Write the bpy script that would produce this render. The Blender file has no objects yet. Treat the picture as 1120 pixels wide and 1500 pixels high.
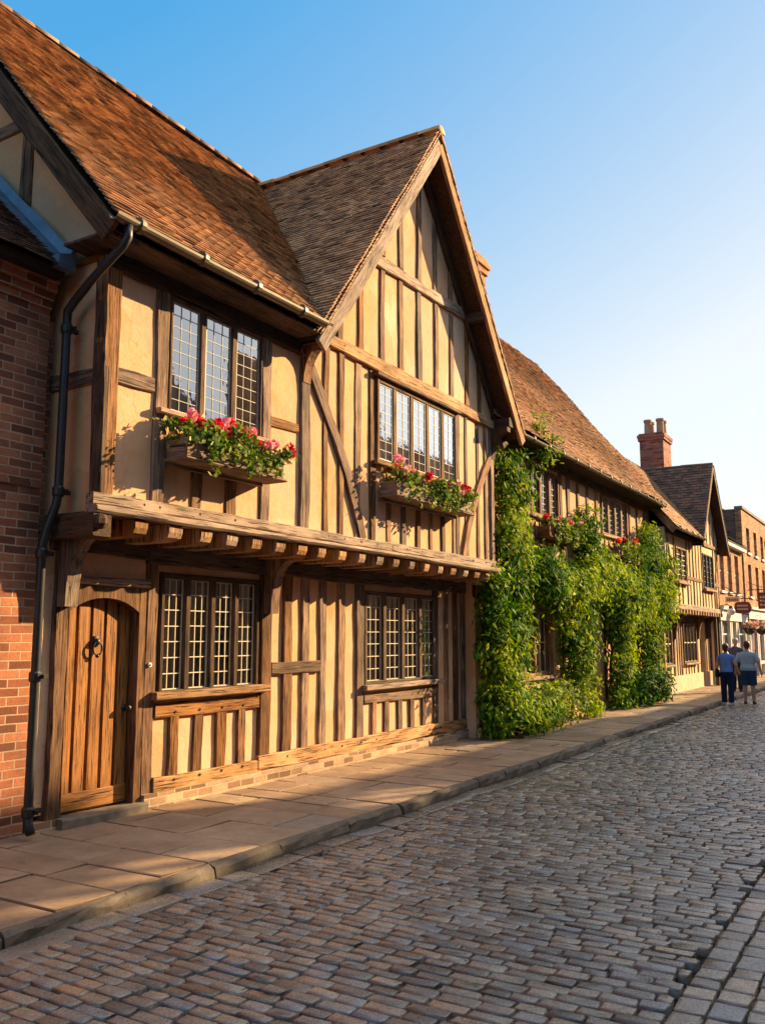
import bpy, math, random
import numpy as np
from mathutils import Vector, Matrix

random.seed(7)
RNG = np.random.default_rng(11)
SC = bpy.context.scene
COL = SC.collection
V3 = Vector

# ------------------------------------------------------------------ materials
class NT:
    """small helper to write node materials"""
    def __init__(self, name):
        self.m = bpy.data.materials.new(name)
        self.m.use_nodes = True
        self.t = self.m.node_tree
        self.b = self.t.nodes['Principled BSDF']
        self.out = self.t.nodes['Material Output']
    def n(self, typ, **kw):
        nd = self.t.nodes.new(typ)
        for k, v in kw.items():
            if hasattr(nd, k) and not k.startswith('i_'):
                setattr(nd, k, v)
        return nd
    def set(self, sock, v):
        if hasattr(v, 'is_output') or isinstance(v, bpy.types.NodeSocket):
            self.t.links.new(v, sock)
        else:
            sock.default_value = v
    def coord(self, kind='Object', scale=(1, 1, 1), attr=None):
        if attr:
            a = self.n('ShaderNodeAttribute', attribute_name=attr)
            o = a.outputs['Vector']
        else:
            o = self.n('ShaderNodeTexCoord').outputs[kind]
        mp = self.n('ShaderNodeMapping')
        mp.inputs['Scale'].default_value = scale
        self.t.links.new(o, mp.inputs['Vector'])
        return mp.outputs['Vector']
    def noise(self, vec, scale, detail=4, rough=.55, dist=0):
        nd = self.n('ShaderNodeTexNoise')
        self.t.links.new(vec, nd.inputs['Vector'])
        nd.inputs['Scale'].default_value = scale
        nd.inputs['Detail'].default_value = detail
        nd.inputs['Roughness'].default_value = rough
        nd.inputs['Distortion'].default_value = dist
        return nd.outputs['Fac']
    def ramp(self, fac, stops):
        nd = self.n('ShaderNodeValToRGB')
        cr = nd.color_ramp
        while len(cr.elements) < len(stops):
            cr.elements.new(.5)
        for e, (p, c) in zip(cr.elements, stops):
            e.position = p
            e.color = c if len(c) == 4 else (*c, 1)
        self.t.links.new(fac, nd.inputs['Fac'])
        return nd.outputs['Color']
    def mix(self, fac, a, b, mode='MIX'):
        nd = self.n('ShaderNodeMix')
        nd.data_type = 'RGBA'
        nd.blend_type = mode
        self.set(nd.inputs['Factor'], fac)
        self.set(nd.inputs['A'], a if not isinstance(a, tuple) else (*a, 1)[:4])
        self.set(nd.inputs['B'], b if not isinstance(b, tuple) else (*b, 1)[:4])
        return nd.outputs['Result']
    def math(self, op, a, b=0.0):
        nd = self.n('ShaderNodeMath', operation=op)
        self.set(nd.inputs[0], a)
        self.set(nd.inputs[1], b)
        return nd.outputs[0]
    def hsv(self, col, h=.5, s=1.0, v=1.0):
        nd = self.n('ShaderNodeHueSaturation')
        self.set(nd.inputs['Color'], col)
        self.set(nd.inputs['Hue'], h); self.set(nd.inputs['Saturation'], s); self.set(nd.inputs['Value'], v)
        return nd.outputs['Color']
    def bump(self, h, strength=.3, dist=.02):
        nd = self.n('ShaderNodeBump')
        nd.inputs['Strength'].default_value = strength
        nd.inputs['Distance'].default_value = dist
        self.set(nd.inputs['Height'], h)
        self.t.links.new(nd.outputs['Normal'], self.b.inputs['Normal'])
    def island(self):
        return self.n('ShaderNodeNewGeometry').outputs['Random Per Island']
    def objrand(self):
        return self.n('ShaderNodeObjectInfo').outputs['Random']
    def fin(self, col=None, rough=.8, spec=.3, metal=0):
        if col is not None:
            self.set(self.b.inputs['Base Color'], (*col, 1) if isinstance(col, tuple) and len(col) == 3 else col)
        self.set(self.b.inputs['Roughness'], rough)
        self.b.inputs['Specular IOR Level'].default_value = spec
        self.b.inputs['Metallic'].default_value = metal
        return self.m

def m_plaster(name, c1, c2, stain=.35):
    t = NT(name); v = t.coord()
    big = t.noise(v, .9, 5, .6); fine = t.noise(v, 9, 6, .65)
    col = t.ramp(big, [(.36, c1), (.62, c2)])
    col = t.mix(t.ramp(fine, [(.35, (0, 0, 0)), (.75, (.45, .45, .45))]), col, (.58, .36, .16), 'MIX')
    sm = t.noise(t.coord(scale=(1, 1, .45)), 2.3, 6, .65, .6)
    fac = t.ramp(sm, [(.54, (0, 0, 0)), (.74, (stain, stain, stain))])
    col = t.mix(fac, col, (.42, .19, .06), 'MIX')
    # hairline cracks in patches, old limewash repairs
    vo = t.n('ShaderNodeTexVoronoi'); vo.feature = 'DISTANCE_TO_EDGE'; vo.inputs['Scale'].default_value = 2.2
    vd = t.n('ShaderNodeVectorMath', operation='ADD'); vs_ = t.n('ShaderNodeVectorMath', operation='SCALE'); vs_.inputs['Scale'].default_value = .35
    nzv = t.n('ShaderNodeTexNoise'); nzv.inputs['Scale'].default_value = 3; t.t.links.new(v, nzv.inputs['Vector'])
    t.t.links.new(nzv.outputs['Color'], vs_.inputs[0]); t.t.links.new(v, vd.inputs[0]); t.t.links.new(vs_.outputs[0], vd.inputs[1]); t.t.links.new(vd.outputs[0], vo.inputs['Vector'])
    ck = t.math('MULTIPLY', t.math('LESS_THAN', vo.outputs['Distance'], .008), t.math('GREATER_THAN', t.noise(v, 1.3, 2), .53))
    col = t.mix(t.math('MULTIPLY', ck, .22), col, (.22, .12, .05))
    pa = t.n('ShaderNodeTexVoronoi'); pa.inputs['Scale'].default_value = 1.1; t.t.links.new(vd.outputs[0], pa.inputs['Vector'])
    sx = t.n('ShaderNodeSeparateColor'); t.t.links.new(pa.outputs['Color'], sx.inputs[0])
    col = t.hsv(col, .5, t.math('ADD', t.math('MULTIPLY', sx.outputs[1], .22), .88), t.math('ADD', t.math('MULTIPLY', sx.outputs[0], .20), .89))
    t.bump(t.math('ADD', t.math('MULTIPLY', fine, .5), t.math('MULTIPLY', t.noise(v, 60, 3), .25)), .5, .03)
    return t.fin(col, .92, .15)

def m_wood(name, dark, mid, light, weather=.45, obj_var=True, rough=.8):
    t = NT(name)
    g = t.coord(attr='gc', scale=(14, 14, 1.1))
    gr = t.noise(g, 2.2, 7, .68, .4)
    g2 = t.coord(attr='gc', scale=(40, 40, 1.6))
    crack = t.noise(g2, 1.6, 4, .6, .2)
    big = t.noise(t.coord(attr='gc', scale=(1.5, 1.5, .8)), 2.0, 4, .6)
    col = t.ramp(gr, [(.28, dark), (.5, mid), (.74, light)])
    w = t.ramp(big, [(.45, (0, 0, 0)), (.7, (weather, weather, weather))])
    col = t.mix(w, col, tuple(min(1, c * 1.55) for c in light))
    ck = t.ramp(crack, [(.36, (1, 1, 1)), (.46, (0, 0, 0))])
    col = t.mix(ck, col, tuple(c * .25 for c in dark))
    if obj_var:
        r = t.objrand()
        col = t.hsv(col, .5, t.math('ADD', t.math('MULTIPLY', r, .52), .62), t.math('ADD', t.math('MULTIPLY', t.math('FRACT', t.math('MULTIPLY', r, 7.3)), .75), .66))
    t.bump(t.math('SUBTRACT', gr, t.math('MULTIPLY', ck, .8)), .6, .012)
    return t.fin(col, rough, .25)

def m_tile(name, stops, lichen=.5, bright=1.0):
    t = NT(name); r = t.island(); v = t.coord()
    col = t.ramp(r, stops)
    n = t.noise(v, 7, 5, .7)
    col = t.mix(t.ramp(n, [(.4, (0, 0, 0)), (.68, (lichen,) * 3)]), col, (.05, .035, .025))
    big = t.noise(v, .8, 4, .6)
    col = t.mix(t.ramp(big, [(.45, (0, 0, 0)), (.75, (.45,) * 3)]), col, (.10, .075, .05))
    sp = t.noise(v, 16, 3, .5)
    col = t.mix(t.ramp(sp, [(.66, (0, 0, 0)), (.74, (.5,) * 3)]), col, (.38, .30, .16))
    t.bump(t.noise(v, 45, 4), .4, .006)
    return t.fin(col, .82, .25)

def m_brick(name, c1, c2, mortar, dirt=.4, scale=1.0):
    t = NT(name)
    uv = t.coord('UV')
    wob = t.noise(uv, 3, 3)
    vm = t.n('ShaderNodeVectorMath', operation='ADD')
    cmb = t.n('ShaderNodeCombineXYZ')
    t.set(cmb.inputs[1], t.math('MULTIPLY', t.math('SUBTRACT', wob, .5), .02))
    t.t.links.new(uv, vm.inputs[0]); t.t.links.new(cmb.outputs[0], vm.inputs[1])
    br = t.n('ShaderNodeTexBrick')
    t.t.links.new(vm.outputs[0], br.inputs['Vector'])
    br.inputs['Scale'].default_value = 1
    br.inputs['Brick Width'].default_value = .235 * scale
    br.inputs['Row Height'].default_value = .078 * scale
    br.inputs['Mortar Size'].default_value = .008 * scale
    br.inputs['Mortar Smooth'].default_value = .3
    br.inputs['Bias'].default_value = -.1
    br.inputs['Color1'].default_value = (0, 0, 0, 1)
    br.inputs['Color2'].default_value = (1, 1, 1, 1)
    br.inputs['Mortar'].default_value = (.5, .5, .5, 1)
    col = t.ramp(br.outputs['Color'], [(0, tuple(a * .55 for a in c1)), (.22, c1), (.5, c2), (.78, tuple(min(1, a * 1.25) for a in c2)), (1, tuple(a * .75 for a in c1))])
    n = t.noise(uv, 4, 6, .65)
    col = t.mix(t.ramp(n, [(.4, (0, 0, 0)), (.7, (dirt,) * 3)]), col, (.09, .05, .035))
    n2 = t.noise(uv, 38, 5, .65)
    n3 = t.noise(uv, .9, 5, .7)
    col = t.hsv(col, .5, 1, t.math('ADD', t.math('MULTIPLY', n2, .9), .55))
    col = t.mix(t.math('MULTIPLY', br.outputs['Fac'], t.math('ADD', t.math('MULTIPLY', n, .8), .35)), col, mortar)
    col = t.mix(t.ramp(n3, [(.42, (0, 0, 0)), (.7, (.5,) * 3)]), col, (.07, .045, .035))
    t.bump(t.math('ADD', t.math('MULTIPLY', br.outputs['Fac'], -1.0), t.math('MULTIPLY', n2, .35)), .7, .014)
    return t.fin(col, .88, .2)

def m_simple(name, col, rough=.6, spec=.3, metal=0, var=.25, nscale=8, bump=.15):
    t = NT(name); v = t.coord()
    n = t.noise(v, nscale, 5, .6)
    c = t.mix(t.ramp(n, [(.3, (0, 0, 0)), (.75, (1, 1, 1))]), tuple(x * (1 - var) for x in col), tuple(min(1, x * (1 + var)) for x in col))
    if bump:
        t.bump(n, bump, .01)
    return t.fin(c, rough, spec, metal)

def m_leaf(name, stops, trans=.25):
    t = NT(name); r = t.island()
    v = t.coord()
    col = t.ramp(r, stops)
    big = t.noise(v, 1.6, 3, .6)
    col = t.hsv(col, .5, 1.0, t.math('ADD', t.math('MULTIPLY', big, .9), .55))
    t.fin(col, .7, .12)
    tr = t.n('ShaderNodeBsdfTranslucent')
    t.t.links.new(t.hsv(col, .49, 1.15, 1.5), tr.inputs['Color'])
    mx = t.n('ShaderNodeMixShader'); mx.inputs[0].default_value = trans
    t.t.links.new(t.b.outputs[0], mx.inputs[1]); t.t.links.new(tr.outputs[0], mx.inputs[2])
    t.t.links.new(mx.outputs[0], t.out.inputs['Surface'])
    return t.m

def m_glass(name, tint=(.8, .85, .85), refl=1.0, wob=.12):
    t = NT(name); v = t.coord()
    t.t.nodes.remove(t.b)
    gl = t.n('ShaderNodeBsdfGlossy'); gl.inputs['Roughness'].default_value = .03
    gl.inputs['Color'].default_value = (1, 1, 1, 1)
    tp = t.n('ShaderNodeBsdfTransparent'); tp.inputs['Color'].default_value = (*tint, 1)
    bp = t.n('ShaderNodeBump'); bp.inputs['Strength'].default_value = wob; bp.inputs['Distance'].default_value = .02
    t.t.links.new(t.noise(v, 7, 2), bp.inputs['Height'])
    t.t.links.new(bp.outputs[0], gl.inputs['Normal'])
    fr = t.n('ShaderNodeFresnel'); fr.inputs['IOR'].default_value = 1.55
    t.t.links.new(bp.outputs[0], fr.inputs['Normal'])
    f = t.math('MINIMUM', t.math('MULTIPLY', fr.outputs[0], refl), .9)
    mx = t.n('ShaderNodeMixShader')
    t.t.links.new(f, mx.inputs[0]); t.t.links.new(tp.outputs[0], mx.inputs[1]); t.t.links.new(gl.outputs[0], mx.inputs[2])
    t.t.links.new(mx.outputs[0], t.out.inputs['Surface'])
    return t.m

def m_stone(name, stops, rough=.7, spec=.4, nscale=5, bump=.4, dirt=(.05, .045, .04), dirtamt=.5):
    t = NT(name); r = t.island(); v = t.coord()
    col = t.ramp(r, stops)
    n = t.noise(v, nscale, 7, .7)
    col = t.mix(t.ramp(n, [(.38, (0, 0, 0)), (.72, (dirtamt,) * 3)]), col, dirt)
    n2 = t.noise(v, nscale * 7, 5, .7)
    col = t.hsv(col, .5, 1, t.math('ADD', t.math('MULTIPLY', n2, .7), .65))
    sp_ = t.noise(v, nscale * 3.1, 2, .4)
    col = t.mix(t.ramp(sp_, [(.68, (0, 0, 0)), (.72, (.45,) * 3)]), col, dirt)
    col = t.mix(t.ramp(t.noise(v, .7, 5, .65), [(.46, (0, 0, 0)), (.68, (.4,) * 3)]), col, dirt)
    t.bump(t.math('ADD', n, t.math('MULTIPLY', n2, .5)), bump, .012)
    rg = t.math('ADD', t.math('MULTIPLY', n2, .3), rough - .15)
    return t.fin(col, rg, spec)

M = {}
M['plaster'] = m_plaster('ochre_plaster', (.66, .37, .205), (.79, .48, .30), .5)
M['plaster3'] = m_plaster('pale_ochre_plaster', (.74, .53, .30), (.82, .61, .37), .2)
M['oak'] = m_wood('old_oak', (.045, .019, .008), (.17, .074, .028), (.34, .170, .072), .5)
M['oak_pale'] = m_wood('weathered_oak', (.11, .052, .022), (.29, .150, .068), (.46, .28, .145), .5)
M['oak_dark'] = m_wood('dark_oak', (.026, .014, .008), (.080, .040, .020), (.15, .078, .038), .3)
M['door'] = m_wood('door_oak', (.13, .050, .014), (.32, .130, .034), (.46, .205, .060), .2, False, .55)
M['peg'] = m_simple('peg_wood', (.02, .013, .009), .8)
M['tile'] = m_tile('red_clay_tile', [(0, (.12, .06, .040)), (.12, (.35, .175, .085)), (.6, (.54, .285, .135)), (.9, (.68, .41, .21)), (1, (.24, .14, .09))])
M['tile2'] = m_tile('orange_clay_tile', [(0, (.22, .10, .05)), (.3, (.40, .19, .085)), (.7, (.52, .27, .12)), (1, (.28, .15, .08))], .3)
M['tile3'] = m_tile('dark_clay_tile', [(0, (.07, .045, .035)), (.5, (.14, .075, .05)), (1, (.22, .11, .065))], .4)
M['deck'] = m_simple('roof_deck', (.035, .022, .015), .9)
M['brick'] = m_brick('old_red_brick', (.38, .125, .066), (.50, .185, .090), (.54, .42, .30), .45)
M['brick2'] = m_brick('orange_brick', (.46, .19, .075), (.56, .25, .11), (.46, .34, .22), .12)
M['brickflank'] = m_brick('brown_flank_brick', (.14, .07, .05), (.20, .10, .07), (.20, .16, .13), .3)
M['brickch'] = m_brick('chimney_brick', (.30, .095, .06), (.40, .14, .085), (.30, .22, .18), .25)
M['plinthbrick'] = m_brick('plinth_brick', (.42, .24, .14), (.54, .38, .24), (.58, .47, .33), .3)
M['lead'] = m_simple('lead_sheet', (.16, .21, .27), .45, .4, .3, .3, 6, .3)
M['iron'] = m_simple('black_iron', (.018, .017, .018), .45, .5, 0, .3, 14, .15)
M['gutter'] = m_simple('brown_gutter_paint', (.17, .125, .075), .4, .5, 0, .25, 10, .1)
M['came'] = m_simple('lead_came', (.42, .41, .38), .55, .4, .0, .2, 20, 0)
M['bar'] = m_simple('cream_glazing_bar', (.68, .60, .44), .6, .3, 0, .15, 20, 0)
M['glass'] = m_glass('window_glass', (.86, .89, .88), 6.5, .05)
M['glass_low'] = m_glass('old_window_glass', (.88, .86, .80), 3.2, .06)
M['curtain'] = m_simple('white_curtain', (.88, .86, .80), .9, .1, 0, .08, 12, .1)
M['curtain_cream'] = m_simple('cream_curtain', (.52, .44, .32), .9, .1, 0, .1, 12, .1)
M['room'] = m_simple('dim_room_paint', (.42, .31, .20), .9, .1)
M['boxwood'] = m_wood('planter_wood', (.07, .035, .016), (.17, .085, .035), (.28, .15, .07), .35)
M['stone'] = m_simple('step_stone', (.20, .16, .12), .85, .3, 0, .35, 7, .5)
M['render_stone'] = m_simple('pale_plinth_render', (.62, .50, .35), .9, .2, 0, .2, 4, .3)
M['white'] = m_simple('white_paint', (.74, .71, .66), .55, .3, 0, .08, 6, .05)
M['grey'] = m_simple('pale_grey_paint', (.52, .50, .48), .6, .3, 0, .1, 6, .05)
M['blue'] = m_simple('blue_door_paint', (.035, .10, .17), .5, .4, 0, .2, 6, .05)
M['purple'] = m_simple('plum_paint', (.12, .05, .10), .5, .4, 0, .2, 6, .05)
M['darkglass'] = m_simple('dark_window_glass', (.03, .035, .045), .08, .6, 0, .2, 3, 0)
M['sign'] = m_simple('oxblood_sign_paint', (.13, .03, .022), .5, .4, 0, .25, 5, .1)
M['signpale'] = m_simple('sign_lettering', (.62, .50, .36), .6, .3, 0, .1, 9, 0)
M['pot'] = m_simple('clay_chimney_pot', (.42, .24, .13), .8, .2, 0, .25, 5, .2)
M['slate'] = m_tile('grey_slate', [(0, (.06, .055, .055)), (.5, (.10, .09, .085)), (1, (.15, .12, .11))], .3)
M['leaf'] = m_leaf('vine_leaf', [(0, (.018, .060, .008)), (.4, (.045, .13, .012)), (.75, (.10, .23, .018)), (1, (.20, .32, .02))])
M['leaf_gold'] = m_leaf('golden_vine_leaf', [(0, (.09, .19, .012)), (.4, (.20, .32, .018)), (.8, (.35, .42, .025)), (1, (.48, .50, .03))])  # on the creepers this tone stands in for sunlight on outer leaves
M['leaf_dark'] = m_leaf('dark_bush_leaf', [(0, (.012, .045, .012)), (.6, (.028, .085, .020)), (1, (.05, .12, .025))], .2)
M['leaf_pale'] = m_leaf('pale_bush_leaf', [(0, (.06, .10, .02)), (.5, (.13, .18, .04)), (1, (.26, .28, .09))])
M['leaf_box'] = m_leaf('geranium_leaf', [(0, (.03, .08, .012)), (.45, (.10, .18, .02)), (.8, (.24, .29, .05)), (1, (.50, .50, .24))])
M['red'] = m_leaf('red_petal', [(0, (.50, .010, .025)), (.6, (.68, .025, .045)), (1, (.76, .09, .09))], .25)
M['pink'] = m_leaf('pink_petal', [(0, (.72, .20, .27)), (.6, (.82, .38, .42)), (1, (.88, .62, .60))], .25)
M['stem'] = m_wood('vine_stem', (.04, .025, .015), (.10, .065, .04), (.17, .12, .08), .3, False)
M['cobble'] = m_stone('sett_stone', [(0, (.105, .088, .078)), (.3, (.185, .155, .135)), (.55, (.26, .212, .175)), (.75, (.34, .26, .195)), (.9, (.19, .20, .22)), (1, (.37, .235, .15))], .27, .85, 9, .7, (.045, .04, .036), .5)
M['joint'] = m_stone('joint_grit', [(0, (.014, .011, .009)), (1, (.018, .014, .010))], .9, .2, 12, .6, (.02, .018, .015), .5)
M['flag'] = m_stone('york_flag', [(0, (.25, .165, .105)), (.35, (.33, .22, .145)), (.7, (.38, .265, .18)), (.9, (.28, .225, .18)), (1, (.44, .32, .21))], .78, .25, 3, .35, (.11, .075, .048), .55)
M['kerb'] = m_stone('kerb_stone', [(0, (.09, .072, .056)), (.5, (.14, .108, .080)), (1, (.20, .150, .105))], .75, .3, 5, .6, (.04, .03, .024), .75)
M['skin'] = m_simple('skin', (.50, .27, .19), .55, .4, 0, .08, 8, 0)
M['hair_brown'] = m_simple('brown_hair', (.07, .032, .014), .6, .3, 0, .3, 40, .2)
M['hair_grey'] = m_simple('grey_hair', (.42, .37, .32), .6, .3, 0, .2, 40, .2)
M['blue_top'] = m_simple('blue_knit', (.15, .24, .60), .85, .2, 0, .15, 6, .2)
M['grey_tee'] = m_simple('grey_blue_jersey', (.36, .42, .46), .85, .2, 0, .12, 6, .2)
M['navy'] = m_simple('navy_cloth', (.012, .018, .05), .85, .2, 0, .2, 7, .2)
M['shorts'] = m_simple('dark_blue_cloth', (.022, .055, .11), .85, .2, 0, .2, 7, .2)
M['slate_top'] = m_simple('slate_blue_cloth', (.10, .10, .17), .85, .2, 0, .2, 7, .2)
M['shoe_white'] = m_simple('white_shoe', (.65, .62, .58), .6, .3)
M['shoe_brown'] = m_simple('brown_shoe', (.06, .025, .015), .5, .4)
M['bag'] = m_simple('dark_bag', (.012, .012, .022), .6, .3)
M['lampglass'] = m_simple('milk_glass', (.82, .80, .74), .3, .5, 0, .03, 4, 0)

# ------------------------------------------------------------------ mesh helpers
class MB:
    def __init__(self):
        self.v = []; self.f = []; self.mi = []; self.g = []; self.has_g = False
    def add(self, verts, faces, mi=0, g=None):
        o = len(self.v)
        self.v.extend([tuple(p) for p in verts])
        self.f.extend([tuple(i + o for i in f) for f in faces])
        self.mi.extend([mi] * len(faces))
        if g is None:
            self.g.extend([(p[0], p[1], p[2]) for p in verts])
        else:
            self.g.extend([tuple(p) for p in g])
    def box(self, x0, x1, y0, y1, z0, z1, mi=0):
        P = [(x, y, z) for x in (x0, x1) for y in (y0, y1) for z in (z0, z1)]
        F = [(0, 1, 3, 2), (4, 6, 7, 5), (0, 4, 5, 1), (2, 3, 7, 6), (0, 2, 6, 4), (1, 5, 7, 3)]
        # grain runs along the longest side
        d = (abs(x1 - x0), abs(y1 - y0), abs(z1 - z0)); k = d.index(max(d))
        r = random.random() * 50
        G = []
        for p in P:
            q = list(p); a = q.pop(k); G.append((q[0] + r, q[1] + r, a))
        self.add(P, F, mi, G)
    def beam(self, pts, n, w, d, mi=0, wob=.012, seg=.20, ch=.012, side=None):
        """timber along a polyline; pts are on the middle of its outer face, n points outward"""
        pts = [V3(p) for p in pts]; n = V3(n).normalized()
        P = []
        for a, b in zip(pts[:-1], pts[1:]):
            k = max(1, int((b - a).length / seg))
            P += [a.lerp(b, i / k) for i in range(k)]
        P.append(pts[-1])
        verts = []; g = []; s = 0; r = random.random() * 80
        wl = wr = wn = 0
        N = 6
        for i, p in enumerate(P):
            t = (P[min(i + 1, len(P) - 1)] - P[max(i - 1, 0)]).normalized()
            sd = t.cross(n).normalized()
            if i: s += (P[i] - P[i - 1]).length
            wl = max(-wob * 1.6, min(wob * 1.6, wl + random.uniform(-wob, wob)))
            wr = max(-wob * 1.6, min(wob * 1.6, wr + random.uniform(-wob, wob)))
            wn = max(-wob * .5, min(wob * .5, wn + random.uniform(-wob, wob) * .4))
            L = w / 2 + wl; R = w / 2 + wr
            ring = [(-L, -d), (-L, -ch + wn), (-L + ch, wn), (R - ch, wn), (R, -ch + wn), (R, -d)]
            for a, b in ring:
                verts.append(p + sd * a + n * b); g.append((a + r, b + r * 1.3, s + r))
        F = []
        for i in range(len(P) - 1):
            for k in range(N):
                a = i * N + k; b = i * N + (k + 1) % N
                F.append((a, b, b + N, a + N))
        F.append(tuple(reversed(range(N)))); F.append(tuple(range((len(P) - 1) * N, len(P) * N)))
        self.add(verts, F, mi, g)
    def prism(self, poly, ext, mi=0):
        """closed prism from a 3-D polygon and an extrusion vector"""
        k = len(poly); e = V3(ext); poly = [V3(p) for p in poly]
        P = poly + [p + e for p in poly]
        F = [tuple(range(k)), tuple(range(2 * k - 1, k - 1, -1))]
        F += [(i, i + k, (i + 1) % k + k, (i + 1) % k) for i in range(k)]
        F = [tuple(reversed(f)) for f in F]
        r = random.random() * 40
        self.add(P, F, mi, [(p.x + r, p.y + r, p.z) for p in P])
    def tube(self, pts, r, k=10, mi=0, r2=None, cap=True):
        pts = [V3(p) for p in pts]; n = len(pts)
        rr = [r + ((r2 if r2 is not None else r) - r) * i / max(1, n - 1) for i in range(n)] if not isinstance(r, (list, tuple)) else list(r)
        vs = []; F = []; g = []; up = None; s = 0; ro = random.random() * 30
        for i, p in enumerate(pts):
            t = (pts[min(i + 1, n - 1)] - pts[max(i - 1, 0)]).normalized()
            if i: s += (p - pts[i - 1]).length
            if up is None:
                up = t.orthogonal().normalized()
            else:
                up = (up - t * up.dot(t)).normalized()
            bb = t.cross(up)
            for j in range(k):
                a = 2 * math.pi * j / k
                vs.append(p + (up * math.cos(a) + bb * math.sin(a)) * rr[i])
                g.append((math.cos(a) * rr[i] + ro, math.sin(a) * rr[i], s))
        for i in range(n - 1):
            for j in range(k):
                F.append((i * k + j, i * k + (j + 1) % k, (i + 1) * k + (j + 1) % k, (i + 1) * k + j))
        if cap:
            F.append(tuple(reversed(range(k)))); F.append(tuple(range((n - 1) * k, n * k)))
        self.add(vs, F, mi, g)
    def ball(self, c, r, sx=1, sy=1, sz=1, k=10, mi=0):
        vs = []; F = []; c = V3(c); m = k // 2 + 1
        for i in range(m + 1):
            th = math.pi * i / m
            for j in range(k):
                ph = 2 * math.pi * j / k
                vs.append(c + V3((sx * math.sin(th) * math.cos(ph), sy * math.sin(th) * math.sin(ph), sz * math.cos(th))) * r)
        for i in range(m):
            for j in range(k):
                F.append((i * k + j, (i + 1) * k + j, (i + 1) * k + (j + 1) % k, i * k + (j + 1) % k))
        self.add(vs, F, mi)
    def arr(self, V, T, mi=0):
        """V (n,k,3) copies of one template with faces T"""
        n, k, _ = V.shape
        o = len(self.v)
        self.v.extend(map(tuple, V.reshape(-1, 3).tolist()))
        self.g.extend(map(tuple, V.reshape(-1, 3).tolist()))
        T = [tuple(f) for f in T]
        for i in range(n):
            b = o + i * k
            for f in T:
                self.f.append(tuple(b + q for q in f))
        self.mi.extend([mi] * (n * len(T)))
    def build(self, name, mats, parent=None, smooth=False):
        me = bpy.data.meshes.new(name)
        me.from_pydata(self.v, [], self.f)
        for m in (mats if isinstance(mats, (list, tuple)) else [mats]):
            me.materials.append(m)
        me.polygons.foreach_set('material_index', self.mi)
        if smooth:
            me.polygons.foreach_set('use_smooth', [True] * len(self.f))
        at = me.attributes.new('gc', 'FLOAT_VECTOR', 'POINT')
        at.data.foreach_set('vector', np.array(self.g, dtype=np.float32).ravel())
        # box-projected UVs in metres
        nl = len(me.loops)
        uvl = me.uv_layers.new(name='UVMap')
        vi = np.empty(nl, dtype=np.int32); me.loops.foreach_get('vertex_index', vi)
        npoly = len(me.polygons)
        nr = np.empty(npoly * 3, dtype=np.float32); me.polygons.foreach_get('normal', nr); nr = np.abs(nr.reshape(-1, 3))
        lt = np.empty(npoly, dtype=np.int32); me.polygons.foreach_get('loop_total', lt)
        ax = np.repeat(np.argmax(nr, axis=1), lt)
        co = np.array(self.v, dtype=np.float32)[vi]
        uv = np.where((ax == 0)[:, None], co[:, [1, 2]], np.where((ax == 1)[:, None], co[:, [0, 2]], co[:, [1, 0]]))
        uvl.data.foreach_set('uv', uv.astype(np.float32).ravel())
        me.update()
        ob = bpy.data.objects.new(name, me)
        COL.objects.link(ob)
        if parent is not None:
            ob.parent = parent
            ob.matrix_parent_inverse = WORLD[parent.name].inverted()
        WORLD[ob.name] = Matrix.Identity(4)
        return ob

WORLD = {}
def empty(name, loc, label, cat, group=None):
    o = bpy.data.objects.new(name, None); COL.objects.link(o)
    o.location = loc; o.empty_display_size = .2
    o['label'] = label; o['category'] = cat
    if group: o['group'] = group
    WORLD[o.name] = Matrix.Translation(V3(loc))
    return o
def structure(o):
    o['kind'] = 'structure'; return o

def part(name, mat, parent, fn, *a, smooth=False, **k):
    mb = MB(); getattr(mb, fn)(*a, **k)
    return mb.build(name, mat, parent, smooth)

def pegs(mb, x, pts, mi=1, r=.014):
    for y, z in pts:
        a = [(x + .004, y + r * math.cos(t), z + r * math.sin(t)) for t in [k * math.pi / 3 for k in range(6)]]
        mb.prism(a, (-.02, 0, 0), mi)

def wall_x(xf, thick, y0, y1, z0, z1, holes, mb=None, mi=0):
    """wall facing +X with rectangular openings (ya, yb, za, zb)"""
    mb = mb or MB()
    ys = sorted({y0, y1, *[h[0] for h in holes], *[h[1] for h in holes]})
    zs = sorted({z0, z1, *[h[2] for h in holes], *[h[3] for h in holes]})
    ys = [y for y in ys if y0 <= y <= y1]; zs = [z for z in zs if z0 <= z <= z1]
    ny, nz = len(ys), len(zs)
    solid = lambda i, j: 0 <= i < ny - 1 and 0 <= j < nz - 1 and not any(
        h[0] - 1e-6 <= (ys[i] + ys[i + 1]) / 2 <= h[1] + 1e-6 and h[2] - 1e-6 <= (zs[j] + zs[j + 1]) / 2 <= h[3] + 1e-6 for h in holes)
    P = [(x, y, z) for x in (xf, xf - thick) for y in ys for z in zs]
    idx = lambda s, i, j: s * ny * nz + i * nz + j
    F = []
    for i in range(ny - 1):
        for j in range(nz - 1):
            if not solid(i, j): continue
            a, b, c, d = (i, j), (i + 1, j), (i + 1, j + 1), (i, j + 1)
            F.append(tuple(idx(0, *q) for q in (a, b, c, d)))
            F.append(tuple(idx(1, *q) for q in (d, c, b, a)))
            for (p, q, (di, dj)) in ((a, b, (0, -1)), (b, c, (1, 0)), (c, d, (0, 1)), (d, a, (-1, 0))):
                if not solid(i + di, j + dj):
                    F.append((idx(0, *q), idx(0, *p), idx(1, *p), idx(1, *q)))
    mb.add(P, F, mi)
    return mb

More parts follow.
